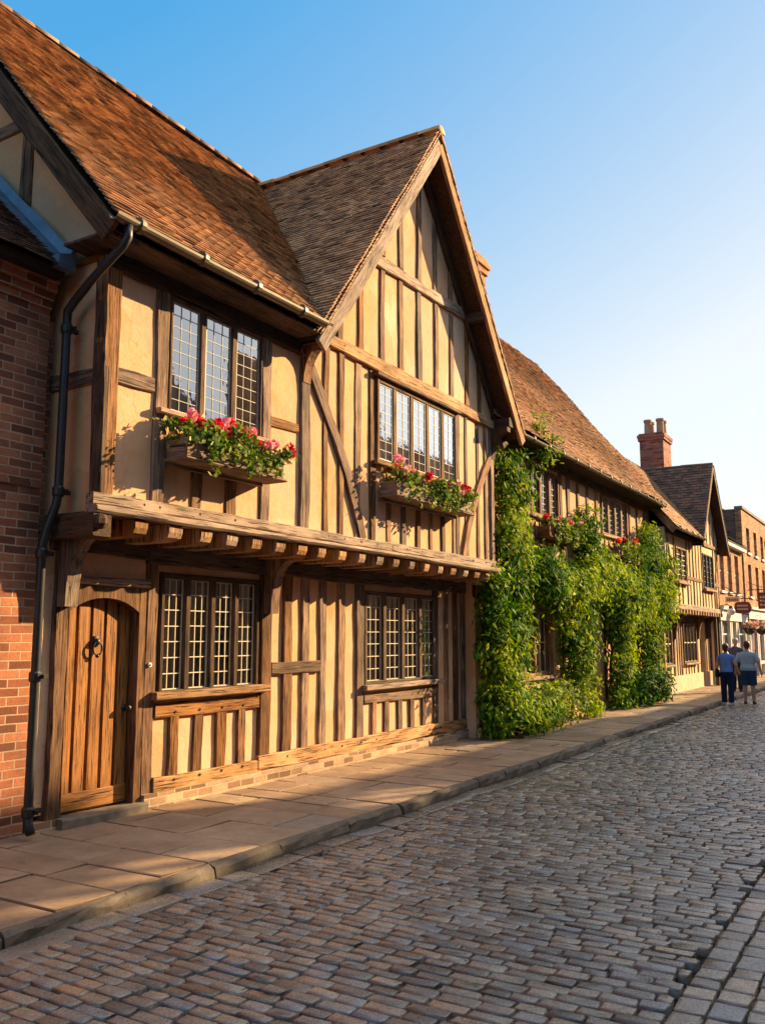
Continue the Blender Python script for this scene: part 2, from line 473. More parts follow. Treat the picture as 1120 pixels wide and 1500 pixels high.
TILE_T = [(4, 5, 7, 6), (0, 1, 5, 4), (0, 4, 6, 2), (1, 3, 7, 5)]
def tiles(mb, O, u, s, n, Lu, Ls, keep=None, w=.145, e=.068, th=.015, sag=.03, mi=0, rough=1.0):
    """courses of clay tiles: O eave corner, u along the eave, s up the slope, n outward"""
    O, u, s, n = (np.array(q, float) for q in (O, u, s, n))
    nc = int(Ls / e); nu = int(Lu / w) + 2
    C, U = np.meshgrid(np.arange(nc), np.arange(nu), indexing='ij')
    uu = (U + .5 * (C % 2) - .25) * w + RNG.normal(0, .004, C.shape)
    ss = C * e + RNG.normal(0, .0018 * rough, C.shape)
    wob = sag * (.75 + (np.sin(uu * 1.3 + C * .07) * .5 + np.sin(uu * .57 + 1.7) + .6 * np.sin(C * .19 + uu * .4)) * .36)
    lift = RNG.normal(0, .0022 * rough, C.shape) + np.where(RNG.random(C.shape) < .03, .008, 0) * rough
    hw = w * .485
    ok = (uu > -w * .4) & (uu < Lu + w * .4)
    cen = O + uu[..., None] * u + (ss + e * .5)[..., None] * s + wob[..., None] * n
    if keep is not None:
        ok &= keep(cen)
    uu, ss, wob, lift = uu[ok], ss[ok], wob[ok], lift[ok]
    rot = RNG.normal(0, .007 * rough, uu.shape)
    jit = RNG.normal(0, .004, (2, len(uu)))
    def pt(du, ds, dn):
        return O + np.clip(uu + du, jit[0], Lu + jit[1])[:, None] * u + (ss + ds + rot * du * 2)[:, None] * s + (wob + dn)[:, None] * n
    low = .030 + lift; up = .006 + lift * .5
    A = [pt(-hw, 0, low - th), pt(hw, 0, low - th + rot * .1), pt(-hw, e * 1.6, up - th), pt(hw, e * 1.6, up - th),
         pt(-hw, 0, low), pt(hw, 0, low + rot * .1), pt(-hw, e * 1.6, up), pt(hw, e * 1.6, up)]
    mb.arr(np.stack(A, 1), TILE_T, mi)

LEAF_T = [(0, 1, 2), (0, 2, 3), (0, 3, 4)]
def leaf_arrays(C, size, up=(0, 0, 1), out=(1, 0, 0), droop=.35, asp=.5, jitter=.7, var=.35):
    """bent pointed leaves at centres C (n,3)"""
    n = len(C)
    nr = np.asarray(out, float) * .9 + np.array(up, float) * .45 + RNG.normal(0, jitter, (n, 3))
    nr /= np.linalg.norm(nr, axis=1)[:, None]
    d = RNG.normal(0, 1, (n, 3)); d[:, 2] -= droop * 2.2
    d -= nr * (d * nr).sum(1)[:, None]
    d /= np.linalg.norm(d, axis=1)[:, None]
    sd = np.cross(nr, d)
    L = size * (1 + RNG.uniform(-var, var, n)); W = L * asp
    def P(a, b, c):
        return C + d * (a * L)[:, None] + sd * (b * W)[:, None] + nr * (c * L)[:, None]
    return np.stack([P(-.5, 0, -.05), P(-.08, .5, -.02), P(.55, 0, -.10), P(-.08, -.5, -.02), P(-.45, -.15, -.03)], 1)
LEAF_F = [(0, 1, 2), (0, 2, 3)]
def leaves(mb, C, size, mi=0, **k):
    A = leaf_arrays(np.asarray(C), size, **k)[:, :4]
    mb.arr(A, [(0, 2, 1), (0, 3, 2)], mi)

# camera model constants: the camera stands at the origin, the street runs along +Y
SUN = V3((1, 1.9, .85)).normalized()
# ------------------------------------------------------------------ world, sun, camera
def setup():
    w = bpy.data.worlds.new('World'); SC.world = w; w.use_nodes = True
    nt = w.node_tree
    sky = nt.nodes.new('ShaderNodeTexSky'); sky.sky_type = 'NISHITA'; sky.sun_disc = False
    az = math.atan2(SUN.x, SUN.y)
    sky.sun_elevation = math.asin(SUN.z); sky.sun_rotation = az
    sky.air_density = 1.0; sky.dust_density = .3; sky.ozone_density = 3.0; sky.altitude = 0
    bg = nt.nodes['Background']; bg.inputs['Strength'].default_value = .111
    # evening sky: deeper blue overhead, pale and evenly bright towards the low sun
    sp = nt.nodes.new('ShaderNodeSeparateColor'); sp.mode = 'HSV'; cb = nt.nodes.new('ShaderNodeCombineColor'); cb.mode = 'HSV'
    L = nt.links; L.new(sky.outputs[0], sp.inputs[0])
    def mth(op, x, y):
        m = nt.nodes.new('ShaderNodeMath'); m.operation = op
        for s_, v_ in zip(m.inputs, (x, y)):
            if isinstance(v_, (int, float)): s_.default_value = v_
            else: L.new(v_, s_)
        return m.outputs[0]
    mr = nt.nodes.new('ShaderNodeMapRange'); L.new(sp.outputs[2], mr.inputs['Value'])
    for k_, v_ in (('From Min', 2.7), ('From Max', 6.3), ('To Min', 1.25), ('To Max', .22)): mr.inputs[k_].default_value = v_
    L.new(mth('SUBTRACT', sp.outputs[0], .018), cb.inputs[0]); L.new(mth('MULTIPLY', sp.outputs[1], mr.outputs[0]), cb.inputs[1])
    L.new(mth('MULTIPLY', mth('POWER', mth('DIVIDE', sp.outputs[2], 2.77), .27), 2.77), cb.inputs[2])
    # bright overhead patch added out of view to fill the street's shade
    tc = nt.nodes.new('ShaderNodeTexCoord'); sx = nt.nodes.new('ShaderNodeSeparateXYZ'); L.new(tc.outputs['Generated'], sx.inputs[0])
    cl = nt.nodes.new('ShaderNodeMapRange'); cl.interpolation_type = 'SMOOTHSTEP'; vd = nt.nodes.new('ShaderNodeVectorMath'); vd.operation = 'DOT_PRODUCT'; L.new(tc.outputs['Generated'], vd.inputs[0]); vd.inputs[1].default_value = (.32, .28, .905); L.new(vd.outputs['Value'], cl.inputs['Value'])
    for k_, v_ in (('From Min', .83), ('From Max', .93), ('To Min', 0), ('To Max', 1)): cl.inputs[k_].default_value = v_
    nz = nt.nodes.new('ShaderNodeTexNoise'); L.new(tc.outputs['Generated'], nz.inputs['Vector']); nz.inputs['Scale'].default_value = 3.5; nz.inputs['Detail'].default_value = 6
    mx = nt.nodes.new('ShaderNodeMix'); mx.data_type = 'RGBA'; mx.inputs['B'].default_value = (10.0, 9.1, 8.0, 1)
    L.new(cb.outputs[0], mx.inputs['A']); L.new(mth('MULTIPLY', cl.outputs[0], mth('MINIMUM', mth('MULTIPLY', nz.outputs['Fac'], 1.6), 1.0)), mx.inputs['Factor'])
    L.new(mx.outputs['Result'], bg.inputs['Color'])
    l = bpy.data.lights.new('Sun', 'SUN'); l.energy = 5.0; l.angle = math.radians(.5); l.color = (1, .69, .34)
    lo = bpy.data.objects.new('Sun', l); COL.objects.link(lo)
    lo.rotation_euler = SUN.to_track_quat('Z', 'Y').to_euler(); lo.location = (10, 20, 20)
    cam = bpy.data.cameras.new('Camera'); co = bpy.data.objects.new('Camera', cam); COL.objects.link(co)
    cam.sensor_fit = 'HORIZONTAL'; cam.sensor_width = 36; cam.lens = 36 * 1300 / 1120
    cam.clip_start = .05; cam.clip_end = 3000
    yaw, pitch = math.radians(31.04), math.radians(7.97)
    d = V3((-math.sin(yaw) * math.cos(pitch), math.cos(yaw) * math.cos(pitch), math.sin(pitch)))
    co.location = (0, 0, 1.85); co.rotation_euler = d.to_track_quat('-Z', 'Y').to_euler()
    SC.camera = co
    SC.view_settings.view_transform = 'Standard'; SC.view_settings.look = 'None'
    SC.view_settings.exposure = 1.42; SC.view_settings.gamma = 1
    SC.cycles.max_bounces = 6; SC.cycles.transparent_max_bounces = 12
    SC.cycles.caustics_reflective = False; SC.cycles.caustics_refractive = False
    SC.cycles.sample_clamp_indirect = 6
    SC.cycles.use_denoising = True
setup()

# ------------------------------------------------------------------ ground, road, pavement
def und(x, y):
    return .035 + .012 * np.sin(x * 1.7 + y * .6) + .010 * np.sin(y * 1.1 - x * .8) + .006 * np.sin(x * 3.1 + y * 2.3)

def build_ground():
    mb = MB()
    mb.add([(-400, -300, -.12), (400, -300, -.12), (400, 900, -.12), (-400, 900, -.12)], [(0, 1, 2, 3)])
    structure(mb.build('ground', M['joint']))
    # bed of grit between the setts
    mb = MB(); xs = np.arange(-4.75, 3.3, .4); ys = np.arange(-6, 75, .6)
    X, Y = np.meshgrid(xs, ys, indexing='ij'); Z = und(X, Y) - .055
    P = np.stack([X, Y, Z], -1).reshape(-1, 3); ny = len(ys)
    F = [(i * ny + j, (i + 1) * ny + j, (i + 1) * ny + j + 1, i * ny + j + 1) for i in range(len(xs) - 1) for j in range(ny - 1)]
    mb.add(P.tolist(), F)
    # stone setts, one small block each
    R = []   # x0,x1,y0,y1
    y = .4
    while y < 62:
        ph = .098 + random.uniform(-.005, .006)
        x = -4.50 + random.uniform(-.10, .06)
        first = True
        while x < -1.18:
            L = random.uniform(.15, .245)
            x1 = x + L
            if x1 > -1.22: x1 = -1.19
            if x1 - x > .07:
                R.append((max(x, -4.50), x1, y, y + ph))
            x = x1
            if x1 >= -1.2: break
        y += ph
    for k in range(5):          # the lengthwise channel of square setts
        x0 = -1.18 + k * .165
        y = .3 + random.uniform(0, .1)
        while y < 62:
            L = random.uniform(.14, .21)
            R.append((x0, x0 + .163, y, y + L)); y += L
    y = .4
    while y < 40:
        ph = .098 + random.uniform(-.005, .006)
        x = -.355
        while x < 1.5:
            L = random.uniform(.15, .245); R.append((x, x + L, y, y + ph)); x += L
        y += ph
    y = .3                      # channel stones along the kerb
    while y < 62:
        L = random.uniform(.30, .62); R.append((-4.70, -4.50, y, y + L)); y += L
    R = np.array(R)
    n = len(R)
    gap = RNG.uniform(.0055, .0115, n)
    gy = RNG.uniform(.0085, .0125, n)
    x0, x1, y0, y1 = R[:, 0] + gap, R[:, 1] - gap * .9, R[:, 2] + gy, R[:, 3] - gy
    cx, cy = (x0 + x1) / 2, (y0 + y1) / 2
    hgt = und(cx, cy) + RNG.normal(0, .0024, n)
    tx, ty = RNG.normal(0, .010, n), RNG.normal(0, .020, n)
    rings = []
    for ins, dz in ((.0, -.07), (.000, -.009), (.004, -.002), (.014, .0)):
        for sx, sy in ((0, 0), (1, 0), (1, 1), (0, 1)):
            jx, jy = RNG.normal(0, .0045, n), RNG.normal(0, .0022, n)
            px = np.where(sx, x1 - ins, x0 + ins) + jx; py = np.where(sy, y1 - ins, y0 + ins) + jy
            pz = hgt + dz + (px - cx) * tx + (py - cy) * ty + (RNG.normal(0, .002, n) if dz > -.03 else 0)
            rings.append(np.stack([px, py, pz], 1))
    rings.append(np.stack([cx + RNG.normal(0, .02, n), cy + RNG.normal(0, .012, n), hgt + .0015 + RNG.normal(0, .003, n)], 1))
    T = []
    for r in range(3):
        for k in range(4):
            a, b = r * 4 + k, r * 4 + (k + 1) % 4
            T.append((a, b, b + 4, a + 4))
    T += [(12 + k, 12 + (k + 1) % 4, 16) for k in range(4)]
    mb.arr(np.stack(rings, 1), T, 1)
    o = mb.build('road', [M['joint'], M['cobble']]); structure(o)
    me = o.data
    sm = np.zeros(len(me.polygons), bool); sm[len(F):] = True
    me.polygons.foreach_set('use_smooth', sm)

    # pavement flags
    mb = MB()
    mb.box(-8.5, -4.80, -8, 75, .02, .105)
    y = -1.0
    while y < 62:
        d = random.uniform(.40, .66)
        x = -6.98
        while x < -4.82:
            L = random.uniform(.42, .95)
            x1 = x + L
            if x1 > -5.10: x1 = -4.806
            g = random.uniform(.007, .012)
            dz = random.uniform(-.004, .004); t1, t2 = random.gauss(0, .004), random.gauss(0, .004)
            P = []
            for ins, z in ((0, .09), (0, .124), (.006, .130)):
                for sx, sy in ((0, 0), (1, 0), (1, 1), (0, 1)):
                    px = (x1 - g - ins if sx else x + g + ins) + (random.gauss(0, .004)); py = (y + d - g - ins if sy else y + g + ins) + random.gauss(0, .004)
                    P.append((px, py, z + dz + (sx - .5) * t1 + (sy - .5) * t2))
            T = [(r * 4 + k, r * 4 + (k + 1) % 4, r * 4 + 4 + (k + 1) % 4, r * 4 + 4 + k) for r in range(2) for k in range(4)] + [(8, 9, 10, 11)]
            mb.add(P, T, 1)
            x = x1
            if x1 > -4.83: break
        y += d
    structure(mb.build('pavement', [M['joint'], M['flag']]))
    # kerb stones with worn edges
    mb = MB(); y = -1.2
    while y < 62:
        L = random.uniform(.75, 1.25); g = .006
        k = max(3, int(L / .16)); vs = []
        dz = random.uniform(-.008, .008); dx = random.uniform(-.012, .012)
        for i in range(k + 1):
            yy = y + g + (L - 2 * g) * i / k
            j = lambda s: random.gauss(0, s)
            prof = [(-4.805, .0), (-4.805, .128), (-4.765, .134 + j(.003)), (-4.735 + j(.006), .126 + j(.004)), (-4.708 + j(.007), .100 + j(.008)), (-4.698 + j(.006), .05), (-4.692 + j(.005), -.08)]
            vs += [(a + dx, yy, b + (dz if b > .04 else 0)) for a, b in prof]
        m = len(prof)
        F2 = [(i * m + q + 1, i * m + q, (i + 1) * m + q, (i + 1) * m + q + 1) for i in range(k) for q in range(m - 1)]
        F2 += [tuple(range(m)), tuple(range((k + 1) * m - 1, k * m - 1, -1))]
        mb.add(vs, F2)
        y += L
    structure(mb.build('kerb', M['kerb']))
    mb = MB()
    mb.box(3.3, 5.2, -12, 90, -.05, .13)
    structure(mb.build('pavement_opposite', M['flag']))
build_ground()

# ------------------------------------------------------------------ windows
def curtain_mb(x, y0, y1, z0, z1, amp=.012, per=.09):
    mb = MB(); k = max(6, int((y1 - y0) / .018)); ph = random.random() * 6
    P = []
    for i in range(k + 1):
        y = y0 + (y1 - y0) * i / k
        a = amp * math.sin(2 * math.pi * y / per + ph + .8 * math.sin(y * 9))
        P += [(x + a, y, z0), (x + a * .7, y, z1)]
    F = [(2 * i, 2 * i + 2, 2 * i + 3, 2 * i + 1) for i in range(k)]
    mb.add(P, F)
    return mb

def window(parent, xf, y0, y1, z0, z1, n, wood='oak', mull=.075, jamb=.075, head=.07, foot=.06, rec=.09,
           cols=3, rows=9, bar='came', bw=.007, glass='glass', curtain=None, sill=None, hood=False, room=True, depth=1.6, label=None):
    """mullioned window in a +X wall, outer size y0..y1, z0..z1, front of the frame at xf"""
    mb = MB(); d = rec + .05
    mb.beam([(xf, y0 + jamb / 2, z0), (xf, y0 + jamb / 2, z1)], (1, 0, 0), jamb, d, wob=.002)
    mb.beam([(xf, y1 - jamb / 2, z0), (xf, y1 - jamb / 2, z1)], (1, 0, 0), jamb, d, wob=.002)
    mb.beam([(xf - .003, y0 + jamb, z1 - head / 2), (xf - .003, y1 - jamb, z1 - head / 2)], (1, 0, 0), head, d, wob=.002)
    mb.beam([(xf - .003, y0 + jamb, z0 + foot / 2), (xf - .003, y1 - jamb, z0 + foot / 2)], (1, 0, 0), foot, d, wob=.002)
    lw = (y1 - y0 - 2 * jamb - (n - 1) * mull) / n
    spans = []
    for i in range(n):
        a = y0 + jamb + i * (lw + mull); spans.append((a, a + lw))
        if i < n - 1:
            mb.beam([(xf - .006, a + lw + mull / 2, z0 + foot), (xf - .006, a + lw + mull / 2, z1 - head)], (1, 0, 0), mull, d - .01, wob=.002, ch=.018)
    if hood:
        mb.beam([(xf + .055, y0 - .06, z1 + .03), (xf + .055, y1 + .06, z1 + .03)], (1, 0, 0), .06, .12, wob=.003)
    fr = mb.build('window', M[wood], parent)
    if label: fr['label'] = label
    xg = xf - rec
    g = MB(); b = MB(); za, zb = z0 + foot, z1 - head
    for a, c in spans:
        g.add([(xg, a, za), (xg, c, za), (xg, c, zb), (xg, a, zb)], [(0, 1, 2, 3)])
        s = .014
        b.box(xg - .008, xg + .010, a, a + s, za, zb); b.box(xg - .008, xg + .010, c - s, c, za, zb)
        b.box(xg - .007, xg + .009, a + s, c - s, za, za + s); b.box(xg - .007, xg + .009, a + s, c - s, zb - s, zb)
        for q in range(1, cols):
            yy = a + (c - a) * q / cols + random.uniform(-.003, .003)
            b.box(xg - .005, xg + bw, yy - bw / 2, yy + bw / 2, za, zb)
        for q in range(1, rows):
            zz = za + (zb - za) * q / rows + random.uniform(-.003, .003)
            b.box(xg - .004, xg + bw * .9, a, c, zz - bw / 2, zz + bw / 2)
    g.build('pane', M[glass], fr)
    b.build('glazing_bars', M[bar], fr)
    if sill:
        sy0, sy1, sz0, sz1, pr = sill
        sb = MB()
        sb.beam([(xf + pr, sy0, (sz0 + sz1) / 2), (xf + pr, sy1, (sz0 + sz1) / 2)], (1, 0, 0), sz1 - sz0, pr + rec, wob=.004, seg=.3)
        sb.build('sill', M['oak_pale'], fr)
    if room:
        r = MB(); xb = xf - rec - depth; e = .25
        P = [(xf - rec - .075, y0 - 0, z0), (xf - rec - .075, y1, z0), (xf - rec - .075, y1, z1), (xf - rec - .075, y0, z1),
             (xb, y0 - e, z0 - e), (xb, y1 + e, z0 - e), (xb, y1 + e, z1 + e), (xb, y0 - e, z1 + e)]
        r.add(P, [(0, 1, 5, 4), (1, 2, 6, 5), (2, 3, 7, 6), (3, 0, 4, 7), (4, 5, 6, 7)])
        r.build('room_wall', M['room'], fr)
    if curtain:
        mat, spec = curtain
        for (ca, cb, za2, zb2) in spec:
            cm = curtain_mb(xg - (.018 if mat == 'curtain' else .05), y0 + (y1 - y0) * ca, y0 + (y1 - y0) * cb, z0 + (z1 - z0) * za2, z0 + (z1 - z0) * zb2, .005 if mat == 'curtain' else .012)
            cm.build('curtain', M[mat], fr)
    return fr

# ------------------------------------------------------------------ the big timber-framed house
G, J = -6.80, -6.20
RZ, RX = 9.72, -9.47          # main ridge
EZ, EX = 5.53, -5.86          # main eave
MS = (RZ - EZ) / (EX - RX)    # main roof slope
CY, CZ = 11.42, 9.58          # ridge of the cross wing
CL, CR, CE = 8.28, 14.60, 5.42
CSL = (CZ - CE) / (CY - CL); CSR = (CZ - CE) / (CR - CY)
mainz = lambda x: EZ + MS * (EX - x)
crossz = lambda y: np.where(y < CY, CZ - CSL * (CY - y), CZ - CSR * (y - CY))

def build_house():
    H = empty('timber_framed_house', (-6.8, 9.8, .13), 'tall jettied timber-framed house with a big front gable, ochre plaster and an arched plank door', 'house')
    X1 = (1, 0, 0)
    P = lambda name, pts, w, d=.05, mat='oak', n=X1, **k: part(name, M[mat], H, 'beam', pts, n, w, d, **k)
    # ---- plaster walls
    w1 = (6.80, 8.43, 1.24, 2.52); w2 = (10.80, 13.04, 1.16, 2.50); dr = (5.62, 6.58, .13, 2.36)
    gp = .035
    mb = wall_x(G - gp, .22, 5.32, 14.08, .27, 2.86, [w1, w2, dr])
    u1 = (6.20, 7.66, 4.02, 5.24); u2 = (10.12, 12.58, 4.20, 5.40)
    wall_x(J - .025, .2, 5.44, 14.04, 2.95, 5.44, [u1, u2], mb)
    # gable triangle above the tie beam
    t = .30
    mb.prism([(J - .025, CL + .16, 5.44), (J - .025, CR - .6, 5.44), (J - .025, 14.04, 5.44), (J - .025, 14.04, float(crossz(np.array(14.04))) - .12), (J - .025, CY, CZ - .16), (J - .025, CL + .12, 5.5)], (-.2, 0, 0))
    # side wall towards the brick house
    xr = RX
    mb.prism([(J - .04, 5.42, 2.80), (J - .04, 5.42, mainz(J) - .10), (xr, 5.42, RZ - .12), (-13.0, 5.42, 5.6), (-13.0, 5.42, 0), (G - .3, 5.42, 0), (G - .3, 5.42, 2.80)], (0, .15, 0))
    # far side and back
    mb.box(-13, J - .26, 14.05 - .15, 14.05, 2.95, 5.5); mb.box(-13, G - .3, 13.9, 14.05, 0, 2.95)
    mb.box(-13.1, -13, 5.3, 14.05, 0, 5.6)
    mb.build('wall', M['plaster'], H)
    # ---- brick plinth
    mb = MB()
    mb.box(G - .25, G + .045, 6.62, 14.12, .05, .275)
    mb.box(G - .25, G + .03, 5.33, 5.62, .05, .22)
    mb.build('plinth', M['plinthbrick'], H)
    # ---- door step
    mb = MB(); mb.box(-7.3, -6.70, 5.60, 6.60, .05, .205)
    mb.beam([(-6.69, 5.58, .165), (-6.69, 6.62, .165)], X1, .10, .5, wob=.006)
    mb.build('door_step', M['stone'], H)
    # ---- ground floor timbers (outer face on G)
    P('post', [(G + .02, 5.545, .2), (G + .02, 5.55, 2.72)], .165, .2)
    P('post', [(G, 6.69, .2), (G, 6.69, 2.60)], .155, .15)
    P('post', [(G + .015, 8.565, .26), (G + .015, 8.56, 2.72)], .215, .15)
    for y in (9.0, 9.39, 9.79, 10.22): P('stud', [(G, y, .42), (G, y + random.uniform(-.02, .02), 2.62)], random.uniform(.16, .19))
    P('stud', [(G, 10.69, .42), (G, 10.69, 2.62)], .21)
    P('rail', [(G + .012, 8.675, 1.475), (G + .012, 9.70, 1.475)], .145)
    for y in (7.06, 7.43, 7.80, 8.16): P('stud', [(G - .004, y, .40), (G - .004, y + random.uniform(-.015, .015), 1.04)], random.uniform(.15, .17))
    mbr = MB(); mbr.beam([(G + .012, 6.77, 1.085), (G + .012, 8.455, 1.085)], X1, .125, .08); pegs(mbr, G + .012, [(7.06, 1.06), (7.43, 1.06), (7.80, 1.06), (8.16, 1.06)])
    mbr.build('rail', [M['oak'], M['peg']], H)
    mbs = MB(); mbs.beam([(G + .02, 6.77, .345), (G + .02, 8.50, .345)], X1, .165, .1, wob=.012); pegs(mbs, G + .02, [(7.06, .37), (7.45, .37), (7.80, .37), (8.16, .37)])
    mbs.build('sill_beam', [M['oak_pale'], M['peg']], H)
    mbs = MB(); mbs.beam([(G + .022, 8.45, .36), (G + .022, 14.10, .36)], X1, .175, .1, wob=.014); pegs(mbs, G + .022, [(y, .39) for y in (9.0, 9.4, 9.8, 10.22, 10.7, 11.1, 11.5, 11.9, 12.3, 12.7, 13.1)])
    mbs.build('sill_beam', [M['oak_pale'], M['peg']], H)
    for y in (11.08, 11.45, 11.84, 12.20, 12.58): P('stud', [(G - .004, y, .43), (G - .004, y, .93)], random.uniform(.12, .15))
    P('rail', [(G + .012, 10.80, .97), (G + .012, 12.92, .97)], .13)
    P('stud', [(G, 13.0, .43), (G, 13.0, 2.62)], .15)
    P('stud', [(G, 13.39, .43), (G, 13.39, 2.62)], .12)
    P('stud', [(G, 13.73, .43), (G, 13.73, 2.62)], .13)
    P('post', [(G + .01, 14.02, .2), (G + .01, 14.02, 2.62)], .11, .12, 'oak')
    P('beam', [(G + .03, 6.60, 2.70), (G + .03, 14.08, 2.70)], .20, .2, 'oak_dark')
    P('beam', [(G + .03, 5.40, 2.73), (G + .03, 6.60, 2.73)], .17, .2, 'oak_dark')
    P('lintel', [(G + .035, 5.63, 2.39), (G + .035, 6.62, 2.39)], .07, .1, 'oak_pale')
    # ---- door in its arched frame
    xd = G - .10
    mb = MB()
    ya, yb = 5.65, 6.50
    arch = lambda y: 2.09 + .13 * (1 - abs((y - (ya + yb) / 2) / ((yb - ya) / 2)) ** 2.2)
    k = 14
    for xs0, xs1 in ((G + .004, xd - .02),):
        lo = [(ya + (yb - ya) * i / k) for i in range(k + 1)]
        for i in range(k):      # spandrel above the arch
            a, b = lo[i], lo[i + 1]
            mb.prism([(xs0, a, arch(a)), (xs0, b, arch(b)), (xs0, b, 2.355), (xs0, a, 2.355)], (xs1 - xs0, 0, 0))
    mb.beam([(G + .004, 5.635, .2), (G + .004, 5.635, 2.355)], X1, .035, .20, wob=.002)
    mb.beam([(G + .004, 6.555, .2), (G + .004, 6.555, 2.355)], X1, .11, .26, wob=.003)
    mb.build('door_frame', M['oak'], H)
    D = MB()
    ed = [5.65, 5.82, 5.99, 6.16, 6.33, 6.50]
    for a, b in zip(ed[:-1], ed[1:]):
        a += .020; b -= .020; q = 6
        ys = [a + (b - a) * i / q for i in range(q + 1)]
        poly = [(xd + random.uniform(-.003, .003), ys[0], .40)] + [(xd, ys[-1], .40)] + [(xd, y, arch(y) - .004) for y in reversed(ys)]
        D.prism(poly, (-.035, 0, 0))
    D.box(xd - .06, xd - .024, 5.64, 6.51, .21, 2.05)
    D.beam([(xd + .012, 5.65, .315), (xd + .012, 6.50, .315)], X1, .17, .04, wob=.004)
    for i in range(5):
        pass
    dd = D.build('door', M['door'], H)
    kb = MB()       # ring knocker
    c = V3((xd + .03, 6.04, 1.72)); kb.ball(c + V3((0, 0, .075)), .028, 1, 1.2, 1.3)
    kb.tube([c + V3((.012, .055 * math.sin(a), .012 - .065 * math.cos(a))) for a in np.linspace(.25, 2 * math.pi - .25, 16)], .009, 6)
    kb.ball(c + V3((.01, 0, -.06)), .02); kb.box(xd, xd + .012, 6.01, 6.07, 1.75, 1.85)
    kb.build('knocker', M['iron'], dd, True)
    kb = MB(); kb.tube([(xd, 6.44, 1.14), (xd + .05, 6.44, 1.14)], .012, 8); kb.ball((xd + .065, 6.44, 1.14), .032)
    kb.tube([(xd, 6.44, 1.14), (xd + .008, 6.44, 1.14)], .035, 12)
    kb.build('handle', M['iron'], dd, True)
    bb = MB(); bb.tube([(G + .002, 6.665, 1.56), (G + .02, 6.665, 1.56)], .024, 12); bb.ball((G + .022, 6.665, 1.56), .012)
    bb.build('bell_push', M['white'], H)
    # ---- ground windows
    lowc = ('curtain_cream', [(.02, .19, 0, 1), (.27, .36, 0, 1), (.45, .60, 0, 1), (.68, .75, 0, 1), (.83, .98, 0, 1)])
    window(H, G + .01, *w1[:2], w1[2], w1[3], 4, 'oak_dark', .095, .06, .06, .05, .055, 3, 7, 'bar', .010, 'glass_low', lowc, (6.70, 8.56, 1.20, 1.285, .085))
    window(H, G + .01, *w2[:2], w2[2], w2[3], 4, 'oak_dark', .11, .07, .06, .05, .055, 3, 7, 'bar', .010, 'glass_low', lowc, (10.74, 13.12, 1.085, 1.165, .08))
    # ---- jetty: boards, joists, bressummer
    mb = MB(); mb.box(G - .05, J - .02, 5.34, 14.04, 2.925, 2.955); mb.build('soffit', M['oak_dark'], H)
    jy = (5.88, 6.33, 6.77, 7.17, 7.58, 8.00, 8.42, 8.82, 9.27, 9.73, 10.18, 10.61, 11.06, 11.51, 11.95, 12.38, 12.82, 13.25, 13.65)
    for y in jy:
        mb = MB(); hw = .078 + random.uniform(-.01, .01)
        prof = [(G - .02, 2.925), (J + .03, 2.925), (J + .045, 2.90), (J + .042, 2.85), (J + .02, 2.80), (J - .03, 2.775), (J - .12, 2.77), (G - .02, 2.77)]
        mb.prism([(x, y - hw, z + random.uniform(-.004, .004)) for x, z in prof], (0, 2 * hw, 0))
        mb.build('joist', M['oak_pale'], H)
    mb = MB()
    mb.beam([(J + .045, 5.30, 3.055), (J + .045, 14.06, 3.055)], X1, .115, .1, wob=.009)
    mb.beam([(J + .105, 5.30, 2.965), (J + .105, 14.08, 2.965)], X1, .075, .16, wob=.006, ch=.022)
    pegs(mb, J + .045, [(y, 3.07) for y in (5.9, 6.1, 6.66, 7.2, 7.75, 8.5, 8.95, 9.3, 9.7, 10.1, 10.5, 10.9, 11.35, 11.75, 12.15, 12.6, 13.1, 13.6, 13.9)])
    mb.build('bressummer', [M['oak_pale'], M['peg']], H)
    Y1 = (0, -1, 0)
    mb = MB(); mb.beam([(-7.0, 5.29, 2.83), (-6.13, 5.29, 2.83)], Y1, .19, .2, wob=.008); mb.ball((-6.10, 5.34, 2.85), .085, .8, 1, .85, 8)
    mb.build('dragon_beam', M['oak_dark'], H)
    # curved brackets under the jetty
    def bracket(y, w, z0=2.12):
        out = [(G + .02, z0)]; inn = []
        for i in range(9):
            a = i / 8
            inn.append((G + .13 + (J - .13 - G - .13) * a ** 1.9, z0 + (2.76 - z0) * (1 - (1 - a) ** 2.2)))
        poly = [(G + .02, z0)] + inn + [(J - .04, 2.80), (G + .02, 2.80)]
        mb = MB(); mb.prism([(x, y - w / 2, z) for x, z in poly], (0, w, 0)); mb.build('bracket', M['oak_pale'] if y < 6 else M['oak'], H)
    bracket(5.545, .15); bracket(8.565, .15)
    # ---- upper floor timbers
    P('corner_post', [(J + .015, 5.465, 3.10), (J + .015, 5.465, 5.35)], .155, .12, 'oak', wob=.012)
    mb = MB(); mb.beam([(-6.262, 5.375, 2.92), (-6.262, 5.375, 5.35)], Y1, .155, .06, wob=.012); mb.build('corner_post', M['oak_dark'], H)
    P('stud', [(J, 6.105, 3.10), (J, 6.105, 5.30)], .165); P('stud', [(J, 7.745, 3.10), (J, 7.745, 5.30)], .165)
    P('rail', [(J - .003, 5.52, 4.255), (J - .003, 6.02, 4.265)], .155)
    P('rail', [(J - .003, 7.83, 4.29), (J - .003, 8.37, 4.30)], .13)
    P('stud', [(J - .004, 6.66, 3.10), (J - .004, 6.66, 4.02)], .155); P('stud', [(J - .004, 7.19, 3.10), (J - .004, 7.19, 4.02)], .165)
    P('wall_plate', [(J + .03, 5.37, 5.335), (J + .03, 8.5, 5.335)], .20, .15, 'oak_dark')
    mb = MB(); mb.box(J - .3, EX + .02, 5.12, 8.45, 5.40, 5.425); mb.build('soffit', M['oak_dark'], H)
    P('post', [(J + .012, 8.49, 3.10), (J + .012, 8.49, 5.30)], .205, .1)
